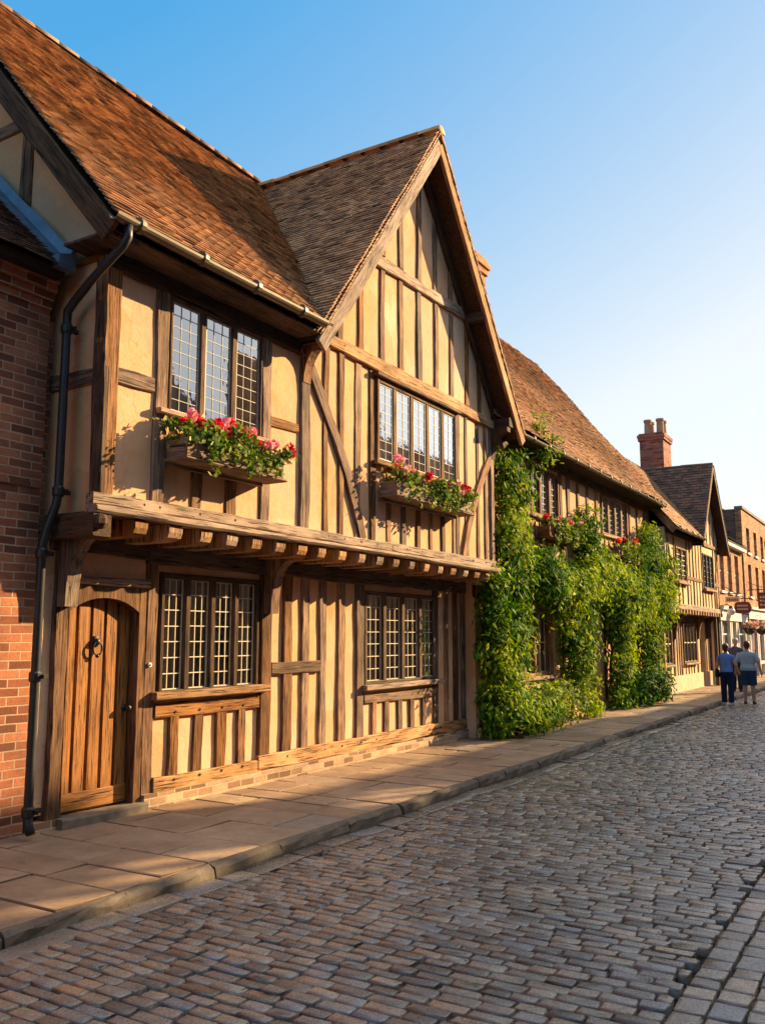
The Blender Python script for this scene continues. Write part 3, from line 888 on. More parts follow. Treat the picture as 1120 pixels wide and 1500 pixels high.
    upc = ('curtain_cream', [(.03, .12, 0, 1), (.88, .97, 0, 1)])
    window(H, J + .012, *u1, 3, 'oak_dark', .10, .045, .05, .05, .035, 3, 9, 'came', .0055, 'glass', upc, (6.05, 7.72, 3.99, 4.045, .06))
    # gable wing
    ty = lambda y: 5.575 - .012 * (y - 9)
    mb = MB(); mb.beam([(J + .03, 8.42, 5.61), (J + .03, 14.05, 5.53)], X1, .165, .12, wob=.012); pegs(mb, J + .03, [(y, 5.6) for y in (8.9, 9.3, 9.76, 10.32, 10.86, 11.41, 11.95, 12.48, 13.06)])
    mb.build('tie_beam', [M['oak_pale'], M['peg']], H)
    mb = MB(); mb.beam([(J + .022, 10.02, 7.11), (J + .022, 12.95, 7.20)], X1, .155, .1, wob=.012); pegs(mb, J + .022, [(y, 7.13) for y in (10.32, 10.86, 11.41, 11.95, 12.48)])
    mb.build('collar_beam', [M['oak_pale'], M['peg']], H)
    for y in (8.86, 9.24, 9.76, 10.32, 10.86, 11.41, 11.95, 12.48, 13.06, 13.54):
        top = float(crossz(np.array(y))) - .14
        if y in (8.86,): continue
        if top < 7.0:
            P('stud', [(J, y, 5.66), (J, y, top)], .135)
        else:
            P('stud', [(J, y, 5.66), (J, y, 7.05)], .14)
            if top > 7.4: P('stud', [(J, y, 7.24), (J, y, top)], .13)
    for y in (8.95, 9.30, 9.70): P('stud', [(J - .004, y, 3.10), (J - .004, y, 5.54)], .13)
    P('stud', [(J, 10.06, 3.10), (J, 10.06, 5.52)], .13)
    for y in (10.50, 10.91, 11.33, 11.74, 12.14, 12.52): P('stud', [(J - .004, y, 3.10), (J - .004, y, 4.20)], random.uniform(.12, .145))
    P('stud', [(J, 12.66, 3.10), (J, 12.66, 5.5)], .12)
    for y in (13.0, 13.42, 13.74): P('stud', [(J - .004, y, 3.10), (J - .004, y, 5.5)], .115)
    P('post', [(J + .012, 13.98, 3.10), (J + .012, 13.98, 5.5)], .13, .2)
    P('brace', [(J + .016, 8.60, 5.12), (J + .016, 8.86, 4.78), (J + .016, 9.14, 4.38), (J + .016, 9.42, 3.95), (J + .016, 9.62, 3.55), (J + .016, 9.80, 3.11)], .165, .06)
    P('brace', [(J + .016, 13.98, 5.0), (J + .016, 13.62, 4.55), (J + .016, 13.30, 4.10), (J + .016, 13.03, 3.60), (J + .016, 12.84, 3.11)], .15, .06)
    window(H, J + .03, *u2, 5, 'oak', .12, .075, .07, .06, .03, 2, 8, 'came', .006, 'glass', ('curtain', [(.03, .40, 0, 1), (.43, .56, .45, 1), (.56, .97, 0, 1)]), (10.05, 12.66, 4.16, 4.215, .05), True)
    # curved bracket carrying the verge foot
    poly = []
    for i in range(8):
        a = i / 7; poly.append((J + .02 + .30 * a ** 1.7, 4.90 + .46 * (1 - (1 - a) ** 1.8)))
    mb = MB(); mb.prism([(x, 8.42, z) for x, z in [(J + .0, 4.90)] + poly + [(J + .32, 5.44), (J, 5.44)]], (0, .15, 0)); mb.build('bracket', M['oak'], H)
    mb = MB(); mb.prism([(x, 13.95, z) for x, z in [(J + .0, 4.90)] + poly + [(J + .32, 5.44), (J, 5.44)]], (0, .13, 0)); mb.build('bracket', M['oak_dark'], H)
    # purlin ends under the right verge
    for y, z in ((13.05, 7.22), (14.10, 5.62)):
        mb = MB(); mb.beam([(J - .02, y, z), (J + .33, y, z)], (0, 0, 1), .15, .16, wob=.005); mb.build('purlin', M['oak_dark'], H)
    # ---- roof
    vx = J + .36
    R = MB()
    s = V3((RX - EX, 0, RZ - EZ)).normalized(); nrm = V3((s.z, 0, -s.x))
    y0r, y1r = 5.08, 14.3
    R.prism([(EX + .0, y0r, EZ - .02), (RX, y0r, RZ - .02), (-13.1, y0r, EZ), (-13.1, y0r, EZ - .06), (RX, y0r, RZ - .09), (EX + .03, y0r, EZ - .08)], (0, 3.4, 0))
    R.prism([(J - .1, y0r + 3.4, mainz(J - .1) - .02), (RX, y0r + 3.4, RZ - .02), (-13.1, y0r + 3.4, EZ), (-13.1, y0r + 3.4, EZ - .06), (RX, y0r + 3.4, RZ - .09), (J - .1, y0r + 3.4, mainz(J - .1) - .1)], (0, y1r - y0r - 3.4, 0))
    # cross wing boarding
    for side in (0, 1):
        if side == 0: pl = [(CL, CE), (CY, CZ), (CY, CZ - .09), (CL + .02, CE - .07)]
        else: pl = [(CR, CE), (CR - .02, CE - .07), (CY, CZ - .09), (CY, CZ)]
        R.prism([(vx - .02, y, z) for y, z in pl], (RX - .3 - vx, 0, 0))
    keepm = lambda p: (p[:, 2] > 0) & ((p[:, 2] > crossz(p[:, 1]) - .06) | (p[:, 1] < CL)) if p.ndim == 2 else (((p[..., 2] > crossz(p[..., 1]) - .06) | (p[..., 1] < CL - .1)))
    tiles(R, (EX + .05, y0r, EZ - .04), (0, 1, 0), s, nrm, y1r - y0r, (V3((RX, 0, RZ)) - V3((EX, 0, EZ))).length, keepm, mi=1, sag=.045)
    sl = V3((0, CY - CL, CZ - CE)); L = sl.length; sl.normalize(); nl = V3((0, -sl.z, sl.y))
    mz = lambda p: (p[..., 2] > EZ + MS * (EX - p[..., 0]) - .05)
    tiles(R, (vx + .02, CL - .03, CE - .04), (-1, 0, 0), sl, nl, 4.2, L, mz, mi=1, sag=.03)
    sr = V3((0, CY - CR, CZ - CE)); L2 = sr.length; sr.normalize(); nr = V3((0, sr.z, -sr.y) if False else (0, sr.z * 1, -sr.y))
    tiles(R, (vx + .02, CR + .03, CE - .04), (-1, 0, 0), sr, nr, 2.2, L2, None, mi=1, sag=.02)
    rf = R.build('roof', [M['deck'], M['tile']], H)
    # ridge tiles
    rd = MB()
    def ridge(mb, a, b, r=.12, ln=.34, rnd=.005):
        a, b = V3(a), V3(b); L = (b - a).length; t = (b - a) / L; sd = t.cross(V3((0, 0, 1))).normalized()
        n = int(L / ln)
        for i in range(n):
            p = a + t * (L * i / n); q = a + t * (L * (i + 1.06) / n); rr = r * random.uniform(.95, 1.06); dz = V3((0, 0, random.gauss(0, rnd)))
            vs = []
            for c in (p, q):
                for k in range(7):
                    an = math.pi * (k / 6 * 1.1 - .05)
                    vs.append(c + dz + sd * math.cos(an) * rr + V3((0, 0, math.sin(an) * rr * .75 - .05)))
            mb.add(vs, [(k, k + 1, k + 8, k + 7) for k in range(6)] + [tuple(reversed(range(7)))])
    globals()['ridge_tiles'] = ridge
    ridge(rd, (RX, 5.05, RZ + .07), (RX, 14.3, RZ + .07)); ridge(rd, (vx + .03, CY, CZ + .07), (RX + .1, CY, CZ + .08))
    rd.build('ridge_tiles', M['tile'], rf, True)
    # verge boards of the gable, a mouldings strip and dark rafter behind
    def verge(pa, pb, w, n, nm, mat, d=.05, inset=0):
        mb = MB(); mb.beam([pa, pb], n, w, d, wob=.005); return mb.build(nm, M[mat], H)
    o = .145
    verge((vx + .01, CL + .03, CE - .16), (vx + .01, CY + .02, CZ - .20), .205, X1, 'bargeboard', 'oak_pale')
    verge((vx + .012, CR - .03, CE - .16), (vx + .012, CY + .02, CZ - .20), .205, X1, 'bargeboard', 'oak_pale')
    for (ya, yb) in ((CL, CY), (CR, CY)):
        mb = MB(); sg = 1 if ya < yb else -1
        nn = V3((0, -sg * (CZ - CE), abs(yb - ya))).normalized()
        a = V3((vx - .02, ya, CE)) - nn * .115; b = V3((vx - .02, yb, CZ)) - nn * .115
        mb.prism([a, b, b - nn * .03, a - nn * .03], (-.40, 0, 0)); mb.build('verge_soffit', M['oak_dark'], H)
        # rafter against the wall
        mb = MB(); a = V3((J + .05, ya + sg * .12, CE - .2)); b = V3((J + .05, yb, CZ - .36)); mb.beam([a, b], X1, .17, .06, wob=.006); mb.build('rafter', M['oak_dark'] if sg < 0 else M['oak'], H)
    # verge undercloak tiles standing on the bargeboards
    mb = MB()
    for (ya, yb) in ((CL, CY), (CR, CY)):
        k = 64; sg = 1 if ya < yb else -1
        nn = V3((0, -sg * (CZ - CE), abs(yb - ya))).normalized(); tt = V3((0, yb - ya, CZ - CE)).normalized()
        for i in range(k):
            c = V3((vx - .03, ya + (yb - ya) * (i + .5) / k, CE + (CZ - CE) * (i + .5) / k)) - nn * .012
            a, b = c - tt * .040, c + tt * .040; l = random.uniform(.050, .062)
            mb.prism([a + nn * .022, b + nn * .012, b - nn * .010, a + nn * .0], (l, 0, 0))
    mb.build('verge_tiles', M['tile'], rf)
    # side gable: bargeboard, timbers
    mb = MB(); mb.beam([(EX + .02, 5.06, EZ - .16), (RX, 5.06, RZ - .16)], Y1, .21, .05, wob=.004); mb.build('bargeboard', M['oak_dark'], H)
    mb = MB(); a = V3((EX, 0, EZ)); b = V3((RX, 0, RZ))
    mb.prism([(EX, 5.08, EZ - .14), (RX, 5.08, RZ - .14), (RX, 5.08, RZ - .17), (EX, 5.08, EZ - .17)], (0, .36, 0)); mb.build('verge_soffit', M['oak_dark'], H)
    S = lambda nm, pts, w, mat='oak': part(nm, M[mat], H, 'beam', pts, Y1, w, .05)
    S('rail', [(-6.34, 5.395, 4.22), (-7.2, 5.395, 4.22)], .145); S('wall_plate', [(-6.22, 5.39, 5.42), (-9.4, 5.39, 5.42)], .17)
    S('stud', [(-7.50, 5.395, 5.5), (-7.50, 5.395, 7.25)], .15); S('stud', [(-8.2, 5.395, 5.5), (-8.2, 5.395, 8.0)], .15)
    S('collar_beam', [(-7.3, 5.39, 7.12), (-9.6, 5.39, 7.12)], .16)
    # ---- gutter and downpipe
    def gutter(y0, y1, x, z, r=.062, parent=H, mat='gutter'):
        mb = MB(); vs = []; k = 9; ys = np.linspace(y0, y1, 16)
        for y in ys:
            dz = -.008 * math.sin((y - y0) * 1.3)
            for q in range(k):
                a = math.pi * q / (k - 1); vs.append((x + r * math.cos(a), y, z + dz - r * math.sin(a)))
            for q in range(k):
                a = math.pi * (k - 1 - q) / (k - 1); vs.append((x + (r - .008) * math.cos(a), y, z + dz - (r - .008) * math.sin(a)))
        m = 2 * k
        F = [(i * m + q, (i + 1) * m + q, (i + 1) * m + (q + 1) % m, i * m + (q + 1) % m) for i in range(len(ys) - 1) for q in range(m)]
        F += [tuple(range(m)), tuple(range(len(vs) - 1, len(vs) - m - 1, -1))]
        mb.add(vs, F)
        y = y0 + .3
        while y < y1:
            mb.tube([(x, y - .025, z - .006), (x, y + .025, z - .006)], r + .012, 12); y += .82
        return mb.build('gutter', M[mat], parent, False)
    globals()['gutter'] = gutter
    gutter(5.04, 8.26, EX + .10, EZ - .02)
    px = -6.56; py = 5.25
    mb = MB()
    up = [(EX + .10, 5.21, 5.46), (EX + .10, 5.21, 5.34), (EX + .05, 5.20, 5.27), (-6.22, 5.22, 5.05), (-6.46, 5.25, 4.92), (px, 5.25, 4.83), (px, 5.25, 4.7), (px, 5.25, 3.12), (px - .01, 5.24, 3.02), (-6.62, 5.19, 2.78), (-6.64, 5.17, 2.64), (-6.64, 5.17, .34), (-6.63, 5.17, .26), (-6.58, 5.16, .19)]
    mb.tube(up, .040, 12)
    dp = mb.build('downpipe', M['iron'], H, True)
    for (x, y, z) in ((px, 5.25, 4.66), (px, 5.25, 3.14), (-6.64, 5.17, 1.5), (-6.64, 5.17, .36), (-6.64, 5.17, 2.58)):
        cb = MB(); cb.tube([(x, y, z - .045), (x, y, z - .03), (x, y, z + .03), (x, y, z + .045)], [.046, .055, .055, .046], 12)
        cb.box(x - .02, x + .02, y, y + .12, z - .02, z + .02); cb.box(x - .09, x + .09, y + .02, y + .035, z - .018, z + .018)
        cb.build('pipe_bracket', M['iron'], dp)
    return H
HOUSE = build_house()
# ------------------------------------------------------------------ brick house on the left
X1 = (1, 0, 0); Y1 = (0, -1, 0)
def build_brick_house():
    H = empty('brick_house', (-6.85, 2.5, .13), 'weathered red brick house at the left edge with a low tiled roof', 'house')
    mb = MB(); mb.box(-11, -6.85, -4, 5.285, 0, 4.95); mb.box(-11, -6.95, 5.285, 5.418, 0, 4.9)
    mb.box(-7.0, -6.83, -4, 5.28, 3.20, 3.24)
    for i, (z, o) in enumerate(((4.90, .02), (4.98, .05), (5.06, .09), (5.14, .13))):
        mb.box(-11, -6.85 + o, -4, 5.286 - .001 * i, z + .002, z + .082)
    mb.build('wall', M['brick'], H)
    mb = MB(); s = V3((-1, 0, .925)).normalized(); n = V3((s.z, 0, -s.x))
    mb.prism([(-6.58, -4, 5.22), (-9.6, -4, 5.22 + .925 * 3.02), (-12.6, -4, 5.22), (-12.6, -4, 5.15), (-6.60, -4, 5.15)], (0, 9.22, 0))
    tiles(mb, (-6.53, 1.2, 5.20), (0, 1, 0), s, n, 4.02, 4.1, None, mi=1, sag=.03)
    tiles(mb, (-6.53, -3.9, 5.20), (0, 1, 0), s, n, 5.1, 4.1, None, mi=1, sag=.03, w=.3, e=.2)
    mb.build('roof', [M['deck'], M['tile3']], H)
    mb = MB(); pts = []
    k = 14; vs = []
    for i in range(k + 1):
        a = i / k; x = -6.60 - 2.4 * a; z = 5.27 + .925 * 2.4 * a; j = random.uniform(-.012, .012)
        vs += [(x, 5.10 + j, z + .035), (x, 5.17, z + .06), (x, 5.235, z + .075), (x, 5.262, z + .20 + j), (x, 5.268, z + .20 + j)]
    mb.add(vs, [(i * 5 + q, i * 5 + q + 1, i * 5 + q + 6, i * 5 + q + 5) for i in range(k) for q in range(4)])
    mb.prism([(-6.50, 5.08, 5.20), (-6.50, 5.27, 5.20), (-6.50, 5.27, 5.46), (-6.50, 5.20, 5.36), (-6.50, 5.08, 5.32)], (-.14, 0, 0))
    mb.build('lead_flashing', M['lead'], H)
build_brick_house()

# ------------------------------------------------------------------ window boxes
def window_box(xw, y0, y1, z0, label, seed, hgt=.20, dep=.27, slats=True, nleaf=1500, bloom=9, lsize=.062, pinks=.35):
    random.seed(seed); global RNG; RNG = np.random.default_rng(seed)
    B = empty('window_box', (xw + .14, (y0 + y1) / 2, z0), label, 'window box', 'flower boxes under the upper windows')
    xf = xw + .04 + dep
    mb = MB()
    mb.beam([(xf, y0, z0 + hgt / 2), (xf, y1, z0 + hgt / 2)], X1, hgt, .025, wob=.004)
    mb.beam([(xw + .065, y0 + .03, z0 + hgt / 2), (xw + .065, y1 - .03, z0 + hgt / 2)], X1, hgt, .025, wob=.002)
    mb.beam([(xw + .04, y0, z0 + hgt / 2), (xf - .026, y0, z0 + hgt / 2)], (0, -1, 0), hgt, .025, wob=.002)
    mb.beam([(xf - .026, y1, z0 + hgt / 2), (xw + .04, y1, z0 + hgt / 2)], (0, 1, 0), hgt, .025, wob=.002)
    mb.beam([(xf + .03, y0 - .03, z0 - .012), (xf + .03, y1 + .03, z0 - .012)], X1, .028, dep + .03, wob=.002)
    mb.box(xw - .02, xw + .06, y0 + .05, y1 - .05, z0 - .06, z0 - .028)
    mb.build('planter', M['boxwood'], B)
    mb = MB(); mb.box(xw + .07, xf - .03, y0 + .03, y1 - .03, z0 + .05, z0 + hgt - .03); mb.build('soil', M['joint'], B)
    L = y1 - y0; C = []
    ncl = int(26 * L)
    for i in range(ncl):       # mounds of leaves
        c = np.array([random.uniform(xw + .06, xf + .10), random.uniform(y0 - .02, y1 + .08), z0 + hgt + random.uniform(-.03, .17)])
        m = int(nleaf / ncl * random.uniform(.5, 1.4))
        C.append(c + RNG.normal(0, (.05, .065, .045), (m, 3)))
    for i in range(int(9 * L)):  # trailing sprays over the front
        y = random.uniform(y0 + .15, y1 + .05); ln = random.uniform(.12, .38); m = int(60 * ln) + 8
        t = np.sort(RNG.random(m)); yy = y + RNG.normal(0, .03, m) + t * random.uniform(-.08, .12)
        C.append(np.stack([xf + .035 + .05 * np.sin(t * 2.5) + RNG.normal(0, .018, m), yy, z0 + hgt + .03 - ln * t], 1))
    C = np.concatenate(C); C = C[C[:, 0] > xw + .03]
    mb = MB(); leaves(mb, C, lsize, asp=.62, jitter=.9)
    k = len(C) // 60
    for c in C[:k * 30:30]:
        mb.tube([(xw + .15, c[1], z0 + hgt - .05), tuple(c)], .003, 4, 1, cap=False)
    mb.build('foliage', [M['leaf_box'], M['leaf_dark']], B)
    for i in range(bloom):
        y = y0 + (y1 - y0) * (i + .5 + random.uniform(-.42, .42)) / bloom
        pink = i % 5 in ((1, 3) if pinks > .4 else (2,)) or random.random() < pinks * .3
        c = np.array([xf - random.uniform(-.07, .16), y, z0 + hgt + random.uniform(.12, .27)])
        nb = random.choice((1, 2, 2, 3)); P = []
        for _ in range(nb):
            cc = c + RNG.normal(0, (.03, .055, .03)); d = RNG.normal(0, 1, (46, 3)); d /= np.linalg.norm(d, axis=1)[:, None]
            P.append(cc + d * .048 * (.75 + .35 * RNG.random((46, 1))))
        P = np.concatenate(P)
        mb = MB(); leaves(mb, P, .042, asp=.9, jitter=1.1, droop=0)
        mb.tube([(xw + .15, y, z0 + hgt - .02), tuple(c)], .004, 5, 1, cap=False)
        mb.build('bloom', [M['pink' if pink else 'red'], M['leaf_box']], B)
window_box(J, 6.17, 7.68, 3.555, 'long flower box with red and pink geraniums under the three-light leaded window', 3, .185, .27, nleaf=2300, bloom=16, pinks=.5)
window_box(J, 10.18, 12.52, 3.74, 'long flower box with red geraniums under the five-light window of the big gable', 5, .19, .26, nleaf=2500, bloom=17, pinks=.45)

# ------------------------------------------------------------------ the house under the creeper
G2 = -6.58
def build_creeper_house():
    global RNG; RNG = np.random.default_rng(3); random.seed(3)
    H = empty('creeper_clad_house', (G2, 20, .13), 'long timber-framed house overgrown with green creeper beside the big gable', 'house')
    y0, y1 = 14.08, 25.95
    ez, rz, rx, ex = 5.62, 9.95, -9.45, -6.20
    h = [(16.75, 18.4, 4.30, 5.32), (21.45, 23.75, 4.36, 5.36), (16.0, 17.62, 1.06, 2.40), (22.0, 23.4, 1.0, 2.25), (20.15, 21.0, .13, 2.2)]
    mb = wall_x(G2 - .03, .22, y0, y1, .0, 5.66, h)
    mb.box(-12.5, G2 - .26, y1 - .2, y1 - .001, 0, 5.5); mb.box(-12.7, -12.5, y0, y1, 0, 5.5)
    mb.box(G2 - .28, G2 + .03, y0 + .05, 20.1, 0, .30); mb.box(G2 - .28, G2 + .03, 21.05, y1 - .03, 0, .30)
    mb.build('wall', M['plaster'], H)
    W = lambda nm, pts, w, mat='oak', d=.05: part(nm, M[mat], H, 'beam', pts, X1, w, d)
    for y in (18.55, 19.05, 19.72, 20.42, 21.1, 24.0, 24.75, 25.55):
        W('stud', [(G2, y, 2.75), (G2, y, 5.5)], .16)
    for y in (14.8, 15.4, 16.1, 16.66): W('stud', [(G2, y, 2.75), (G2, y, 5.5)], .15)
    for y in (14.5, 15.2, 15.85, 17.75, 18.5, 19.2, 21.4, 23.6, 24.4): W('stud', [(G2, y, .35), (G2, y, 2.5)], .15)
    W('post', [(G2 + .05, 19.78, .15), (G2 + .05, 19.78, 2.6)], .24, 'oak', .2)
    W('post', [(G2 + .02, 25.85, .15), (G2 + .02, 25.85, 5.5)], .2, 'oak', .1)
    W('beam', [(G2 + .03, y0, 2.62), (G2 + .03, y1, 2.62)], .22, 'oak', .1)
    W('wall_plate', [(G2 + .03, y0, 5.50), (G2 + .03, y1, 5.50)], .2, 'oak_dark', .1)
    W('sill_beam', [(G2 + .02, y0, .40), (G2 + .02, 20.0, .40)], .16, 'oak_pale')
    for y in (16.95, 17.3, 17.65, 18.0, 21.7, 22.1, 22.5, 22.9, 23.3): W('stud', [(G2 - .004, y, 2.75), (G2 - .004, y, 4.28)], .13)
    full = ('curtain', [(.02, .98, 0, 1)])  # white sheets stand in for bright sky reflected in the upper panes
    window(H, G2 + .01, *h[0][:2], h[0][2], h[0][3], 3, 'oak', .14, .08, .07, .06, .07, 2, 7, 'came', .010, 'glass_low', full, (16.7, 18.45, 4.25, 4.30, .05))
    window(H, G2 + .01, *h[1][:2], h[1][2], h[1][3], 4, 'oak', .15, .09, .07, .06, .07, 2, 7, 'came', .010, 'glass_low', full, (21.4, 23.8, 4.31, 4.36, .05))
    window(H, G2 + .01, *h[2][:2], h[2][2], h[2][3], 2, 'oak', .12, .09, .08, .07, .09, 2, 2, 'bar', .022, 'glass_low', ('curtain_cream', [(.04, .2, 0, 1), (.8, .96, 0, 1)]), (15.9, 17.7, .99, 1.06, .08))
    window(H, G2 + .01, *h[3][:2], h[3][2], h[3][3], 2, 'oak', .12, .09, .08, .07, .09, 2, 2, 'bar', .022, 'glass_low', ('curtain_cream', [(.04, .2, 0, 1)]), (21.9, 23.5, .94, 1.0, .08))
    mb = MB(); mb.box(G2 - .2, G2 - .14, 20.15, 21.0, .2, 2.2); mb.build('door', M['door'], H)
    mb = MB(); mb.box(G2 - .3, ex + .03, y0 + .2, y1, 5.555, 5.58); mb.build('soffit', M['oak_dark'], H)
    # roof with a hipped far end
    yr = 24.35; ye = 26.15; s = V3((rx - ex, 0, rz - ez)); L = s.length; s.normalize(); n = V3((s.z, 0, -s.x))
    mb = MB()
    mb.add([(ex, y0, ez), (ex, ye, ez), (rx, yr, rz), (rx, y0, rz), (-12.8, y0, ez), (-12.8, ye, ez),
            (ex, y0, ez - .07), (ex, ye, ez - .07), (-12.8, y0, ez - .07), (-12.8, ye, ez - .07)],
           [(0, 1, 2, 3), (3, 2, 5, 4), (1, 5, 2), (6, 7, 1, 0), (7, 9, 5, 1), (9, 8, 4, 5), (8, 6, 0, 3, 4), (6, 8, 9, 7)])
    hip = lambda p: p[..., 1] < ye - (ye - yr) * np.clip((p[..., 2] - ez) / (rz - ez), 0, 1.05) + .03
    tiles(mb, (ex + .05, 14.0, ez - .04), (0, 1, 0), s, n, ye - 14.0, L, hip, mi=1, sag=.09, rough=1.4, e=.078)
    s2 = V3((0, yr - ye, rz - ez)); L2 = s2.length; s2.normalize(); n2 = V3((0, s2.z, -s2.y))
    tiles(mb, (ex, ye, ez - .03), (-1, 0, 0), s2, n2, 6.6, L2, lambda p: (p[..., 0] < ex + (rx - ex) * (p[..., 2] - ez) / (rz - ez)) & (p[..., 0] > -12.8 + (rx + 12.8) * (p[..., 2] - ez) / (rz - ez)), mi=1)
    rf = mb.build('roof', [M['deck'], M['tile2']], H)
    mb = MB(); ridge_tiles(mb, (rx, 13.8, rz + .03), (rx, yr, rz + .03)); ridge_tiles(mb, (ex, ye, ez), (rx, yr, rz + .03), .09)
    mb.build('ridge_tiles', M['tile2'], rf, True)
    gutter(14.6, 26.05, ex + .09, ez - .02, .055, H)
    # stack behind the big gable
    mb = MB(); a = -7.5; b = 15.72
    mb.box(a - .36, a + .36, b - .25, b + .25, 7.0, 9.17)
    mb.box(a - .40, a + .40, b - .29, b + .29, 9.17, 9.30); mb.box(a - .44, a + .44, b - .33, b + .33, 9.30, 9.40); mb.box(a - .39, a + .39, b - .28, b + .28, 9.40, 9.52)
    c = mb.build('chimney', M['brick2'], rf)
build_creeper_house()
window_box(G2, 16.95, 18.75, 3.86, 'flower box with pink and red geraniums beside the tall creeper column', 8, .2, .27, nleaf=1000, bloom=9, lsize=.09, pinks=.5)
window_box(G2, 21.75, 23.75, 3.84, 'small far flower box of red geraniums above the creeper swag', 9, .2, .27, nleaf=900, bloom=9, lsize=.09, pinks=.3)

# ------------------------------------------------------------------ creepers and bushes
def foliage_points(blobs, dens, wall, cl=22, sig=.10):
    """blobs: (x, y, z, rx, ry, rz); sprays of leaves spread mostly near the surface of the blobs"""
    out = []; nor = []
    for (x, y, z, rx, ry, rz) in blobs:
        area = 4 * math.pi * ((rx * ry) ** 1.6 / 3 + (rx * rz) ** 1.6 / 3 + (ry * rz) ** 1.6 / 3) ** (1 / 1.6)
        ns = max(4, int(area * dens / cl))
        d = RNG.normal(0, 1, (ns, 3)); d /= np.linalg.norm(d, axis=1)[:, None]
        r = np.where(RNG.random(ns) < .72, RNG.uniform(.78, 1.10, ns), RNG.uniform(.3, .8, ns))
        c = np.array([x, y, z]) + d * r[:, None] * np.array([rx, ry, rz])
        gapn = np.sin(c[:, 1] * 5.1 + c[:, 2] * 2.3) + np.sin(c[:, 2] * 6.3 - c[:, 1] * 2.9) + np.sin(c[:, 0] * 9 + c[:, 2] * 3.7)
        kp = (gapn > -1.05) | (r < .7); c = c[kp]; d = d[kp]
        for q, dv in zip(c, d):
            m = int(cl * RNG.uniform(.4, 1.5)); h = RNG.normal(0, sig, (m, 3)); h[:, 2] = h[:, 2] * 1.2 - abs(h[:, 2]) * .5
            out.append(q + h); nor.append(np.tile(dv / np.array([rx, ry, rz]) * .35 + [.25, 0, 0], (m, 1)))
    P = np.concatenate(out); N = np.concatenate(nor); N /= np.linalg.norm(N, axis=1)[:, None]
    k = (P[:, 0] > wall + .02) & (P[:, 2] > .16)
    return P[k], N[k]

def column(y, zs, wr, ry, xo=.28, step=.42, yj=.12):
    """stack of blobs climbing the wall; zs (z0, z1)"""
    b = []; z = zs[0]
    while z < zs[1]:
        b.append((wr + (xo if z < 3.3 else xo * .7) + random.uniform(-.06, .10), y(z) + random.uniform(-yj, yj), z, random.uniform(.22, .36) * (1 if z < 3.3 else .75), ry(z) * random.uniform(.62, 1.22), random.uniform(.34, .52)))
        z += step
    return b

def creeper(label, blobs, stems, seed, dens=150, size=.125, wall=G2, sunlit_frac=.32, name='climbing_creeper', group='creepers climbing the overgrown house'):
    global RNG; RNG = np.random.default_rng(seed)
    base = stems[0][0]
    T = empty(name, base, label, 'climbing plant' if 'bush' not in name else 'bush', group)
    P, N = foliage_points(blobs, dens, wall)
    # sunlight painted in: outer and upper sprays take the golden leaf colour
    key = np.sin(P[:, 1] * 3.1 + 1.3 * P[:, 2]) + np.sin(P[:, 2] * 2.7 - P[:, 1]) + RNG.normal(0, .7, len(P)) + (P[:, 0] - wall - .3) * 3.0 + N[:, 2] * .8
    lit_sel = key > np.quantile(key, 1 - sunlit_frac)
    mb = MB(); leaves(mb, P[~lit_sel], size, 0, asp=.42, jitter=.42, droop=.7, out=N[~lit_sel] * 1.1); leaves(mb, P[lit_sel], size * 1.05, 1, asp=.38, jitter=.42, droop=.8, out=N[lit_sel] * 1.1)
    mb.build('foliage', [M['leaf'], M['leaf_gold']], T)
    mb = MB()
    for st in stems:
        mb.tube(st, [.045 - .03 * i / max(1, len(st) - 1) for i in range(len(st))], 7)
    mb.build('stem', M['stem'], T)
    return T
def wig(y0, z0, y1, z1, x, k=8, a=.10):
    return [(x + random.uniform(-.04, .06), y0 + (y1 - y0) * i / k + random.uniform(-a, a), z0 + (z1 - z0) * i / k) for i in range(k + 1)]
random.seed(21)
w = G2
A = column(lambda z: 14.75 + (.0 if z < 2.6 else .25 + .10 * (z - 2.6)), (.35, 5.35), w, lambda z: .76 if z < 2.6 else (.80 if z < 3.4 else .58), .30)
A += [(w + .26, 14.2, z, .20, .30, .4) for z in (2.3, 1.8, 1.2, .7, 2.65)]
A += [(w + .35, 14.05, 2.75, .2, .26, .3), (w + .45, 15.5, .6, .4, .8, .45), (w + .5, 14.6, .55, .42, .7, .4)]
A += [(w + .35, 16.55, 5.45, .2, .35, .12), (w + .5, 16.9, 5.75, .14, .25, .10), (w + .4, 16.2, 6.0, .10, .2, .22)]
creeper('tall creeper column climbing to the eaves against the right end of the big gable', A, [wig(14.9, .13, 15.2, 4.8, w + .1), wig(14.6, .13, 14.5, 3.2, w + .12), wig(15.3, .13, 15.8, 3.9, w + .1)], 31, 400)
Bb = [(w + .34, y, 2.95 + .20 * math.sin(y * 1.7) + random.uniform(-.1, .1), random.uniform(.26, .40), .52, random.uniform(.36, .52)) for y in np.arange(16.3, 19.4, .42)]
Bb += column(lambda z: 18.55 + .1 * math.sin(z * 2), (.4, 2.7), w, lambda z: .62, .34)
Bb += [(w + .3, 16.3, 3.3, .28, .4, .35)]
creeper('creeper trunk and swag between the lower sash window and the brown door post', Bb, [wig(18.5, .13, 18.5, 2.9, w + .1), wig(18.6, 2.6, 16.6, 3.0, w + .15)], 32, 400, sunlit_frac=.40)
Cc = column(lambda z: 20.0 + .3 * math.sin(z), (3.2, 4.55), w, lambda z: .78 if z < 4.2 else .55, .30, .38)
Cc += [(w + .34, y, 2.95 + .22 * math.sin(y * 1.3) + random.uniform(-.1, .1), random.uniform(.28, .42), .55, random.uniform(.42, .56)) for y in np.arange(19.6, 23.6, .42)]
Cc += column(lambda z: 21.55, (.4, 2.7), w, lambda z: .52, .34)
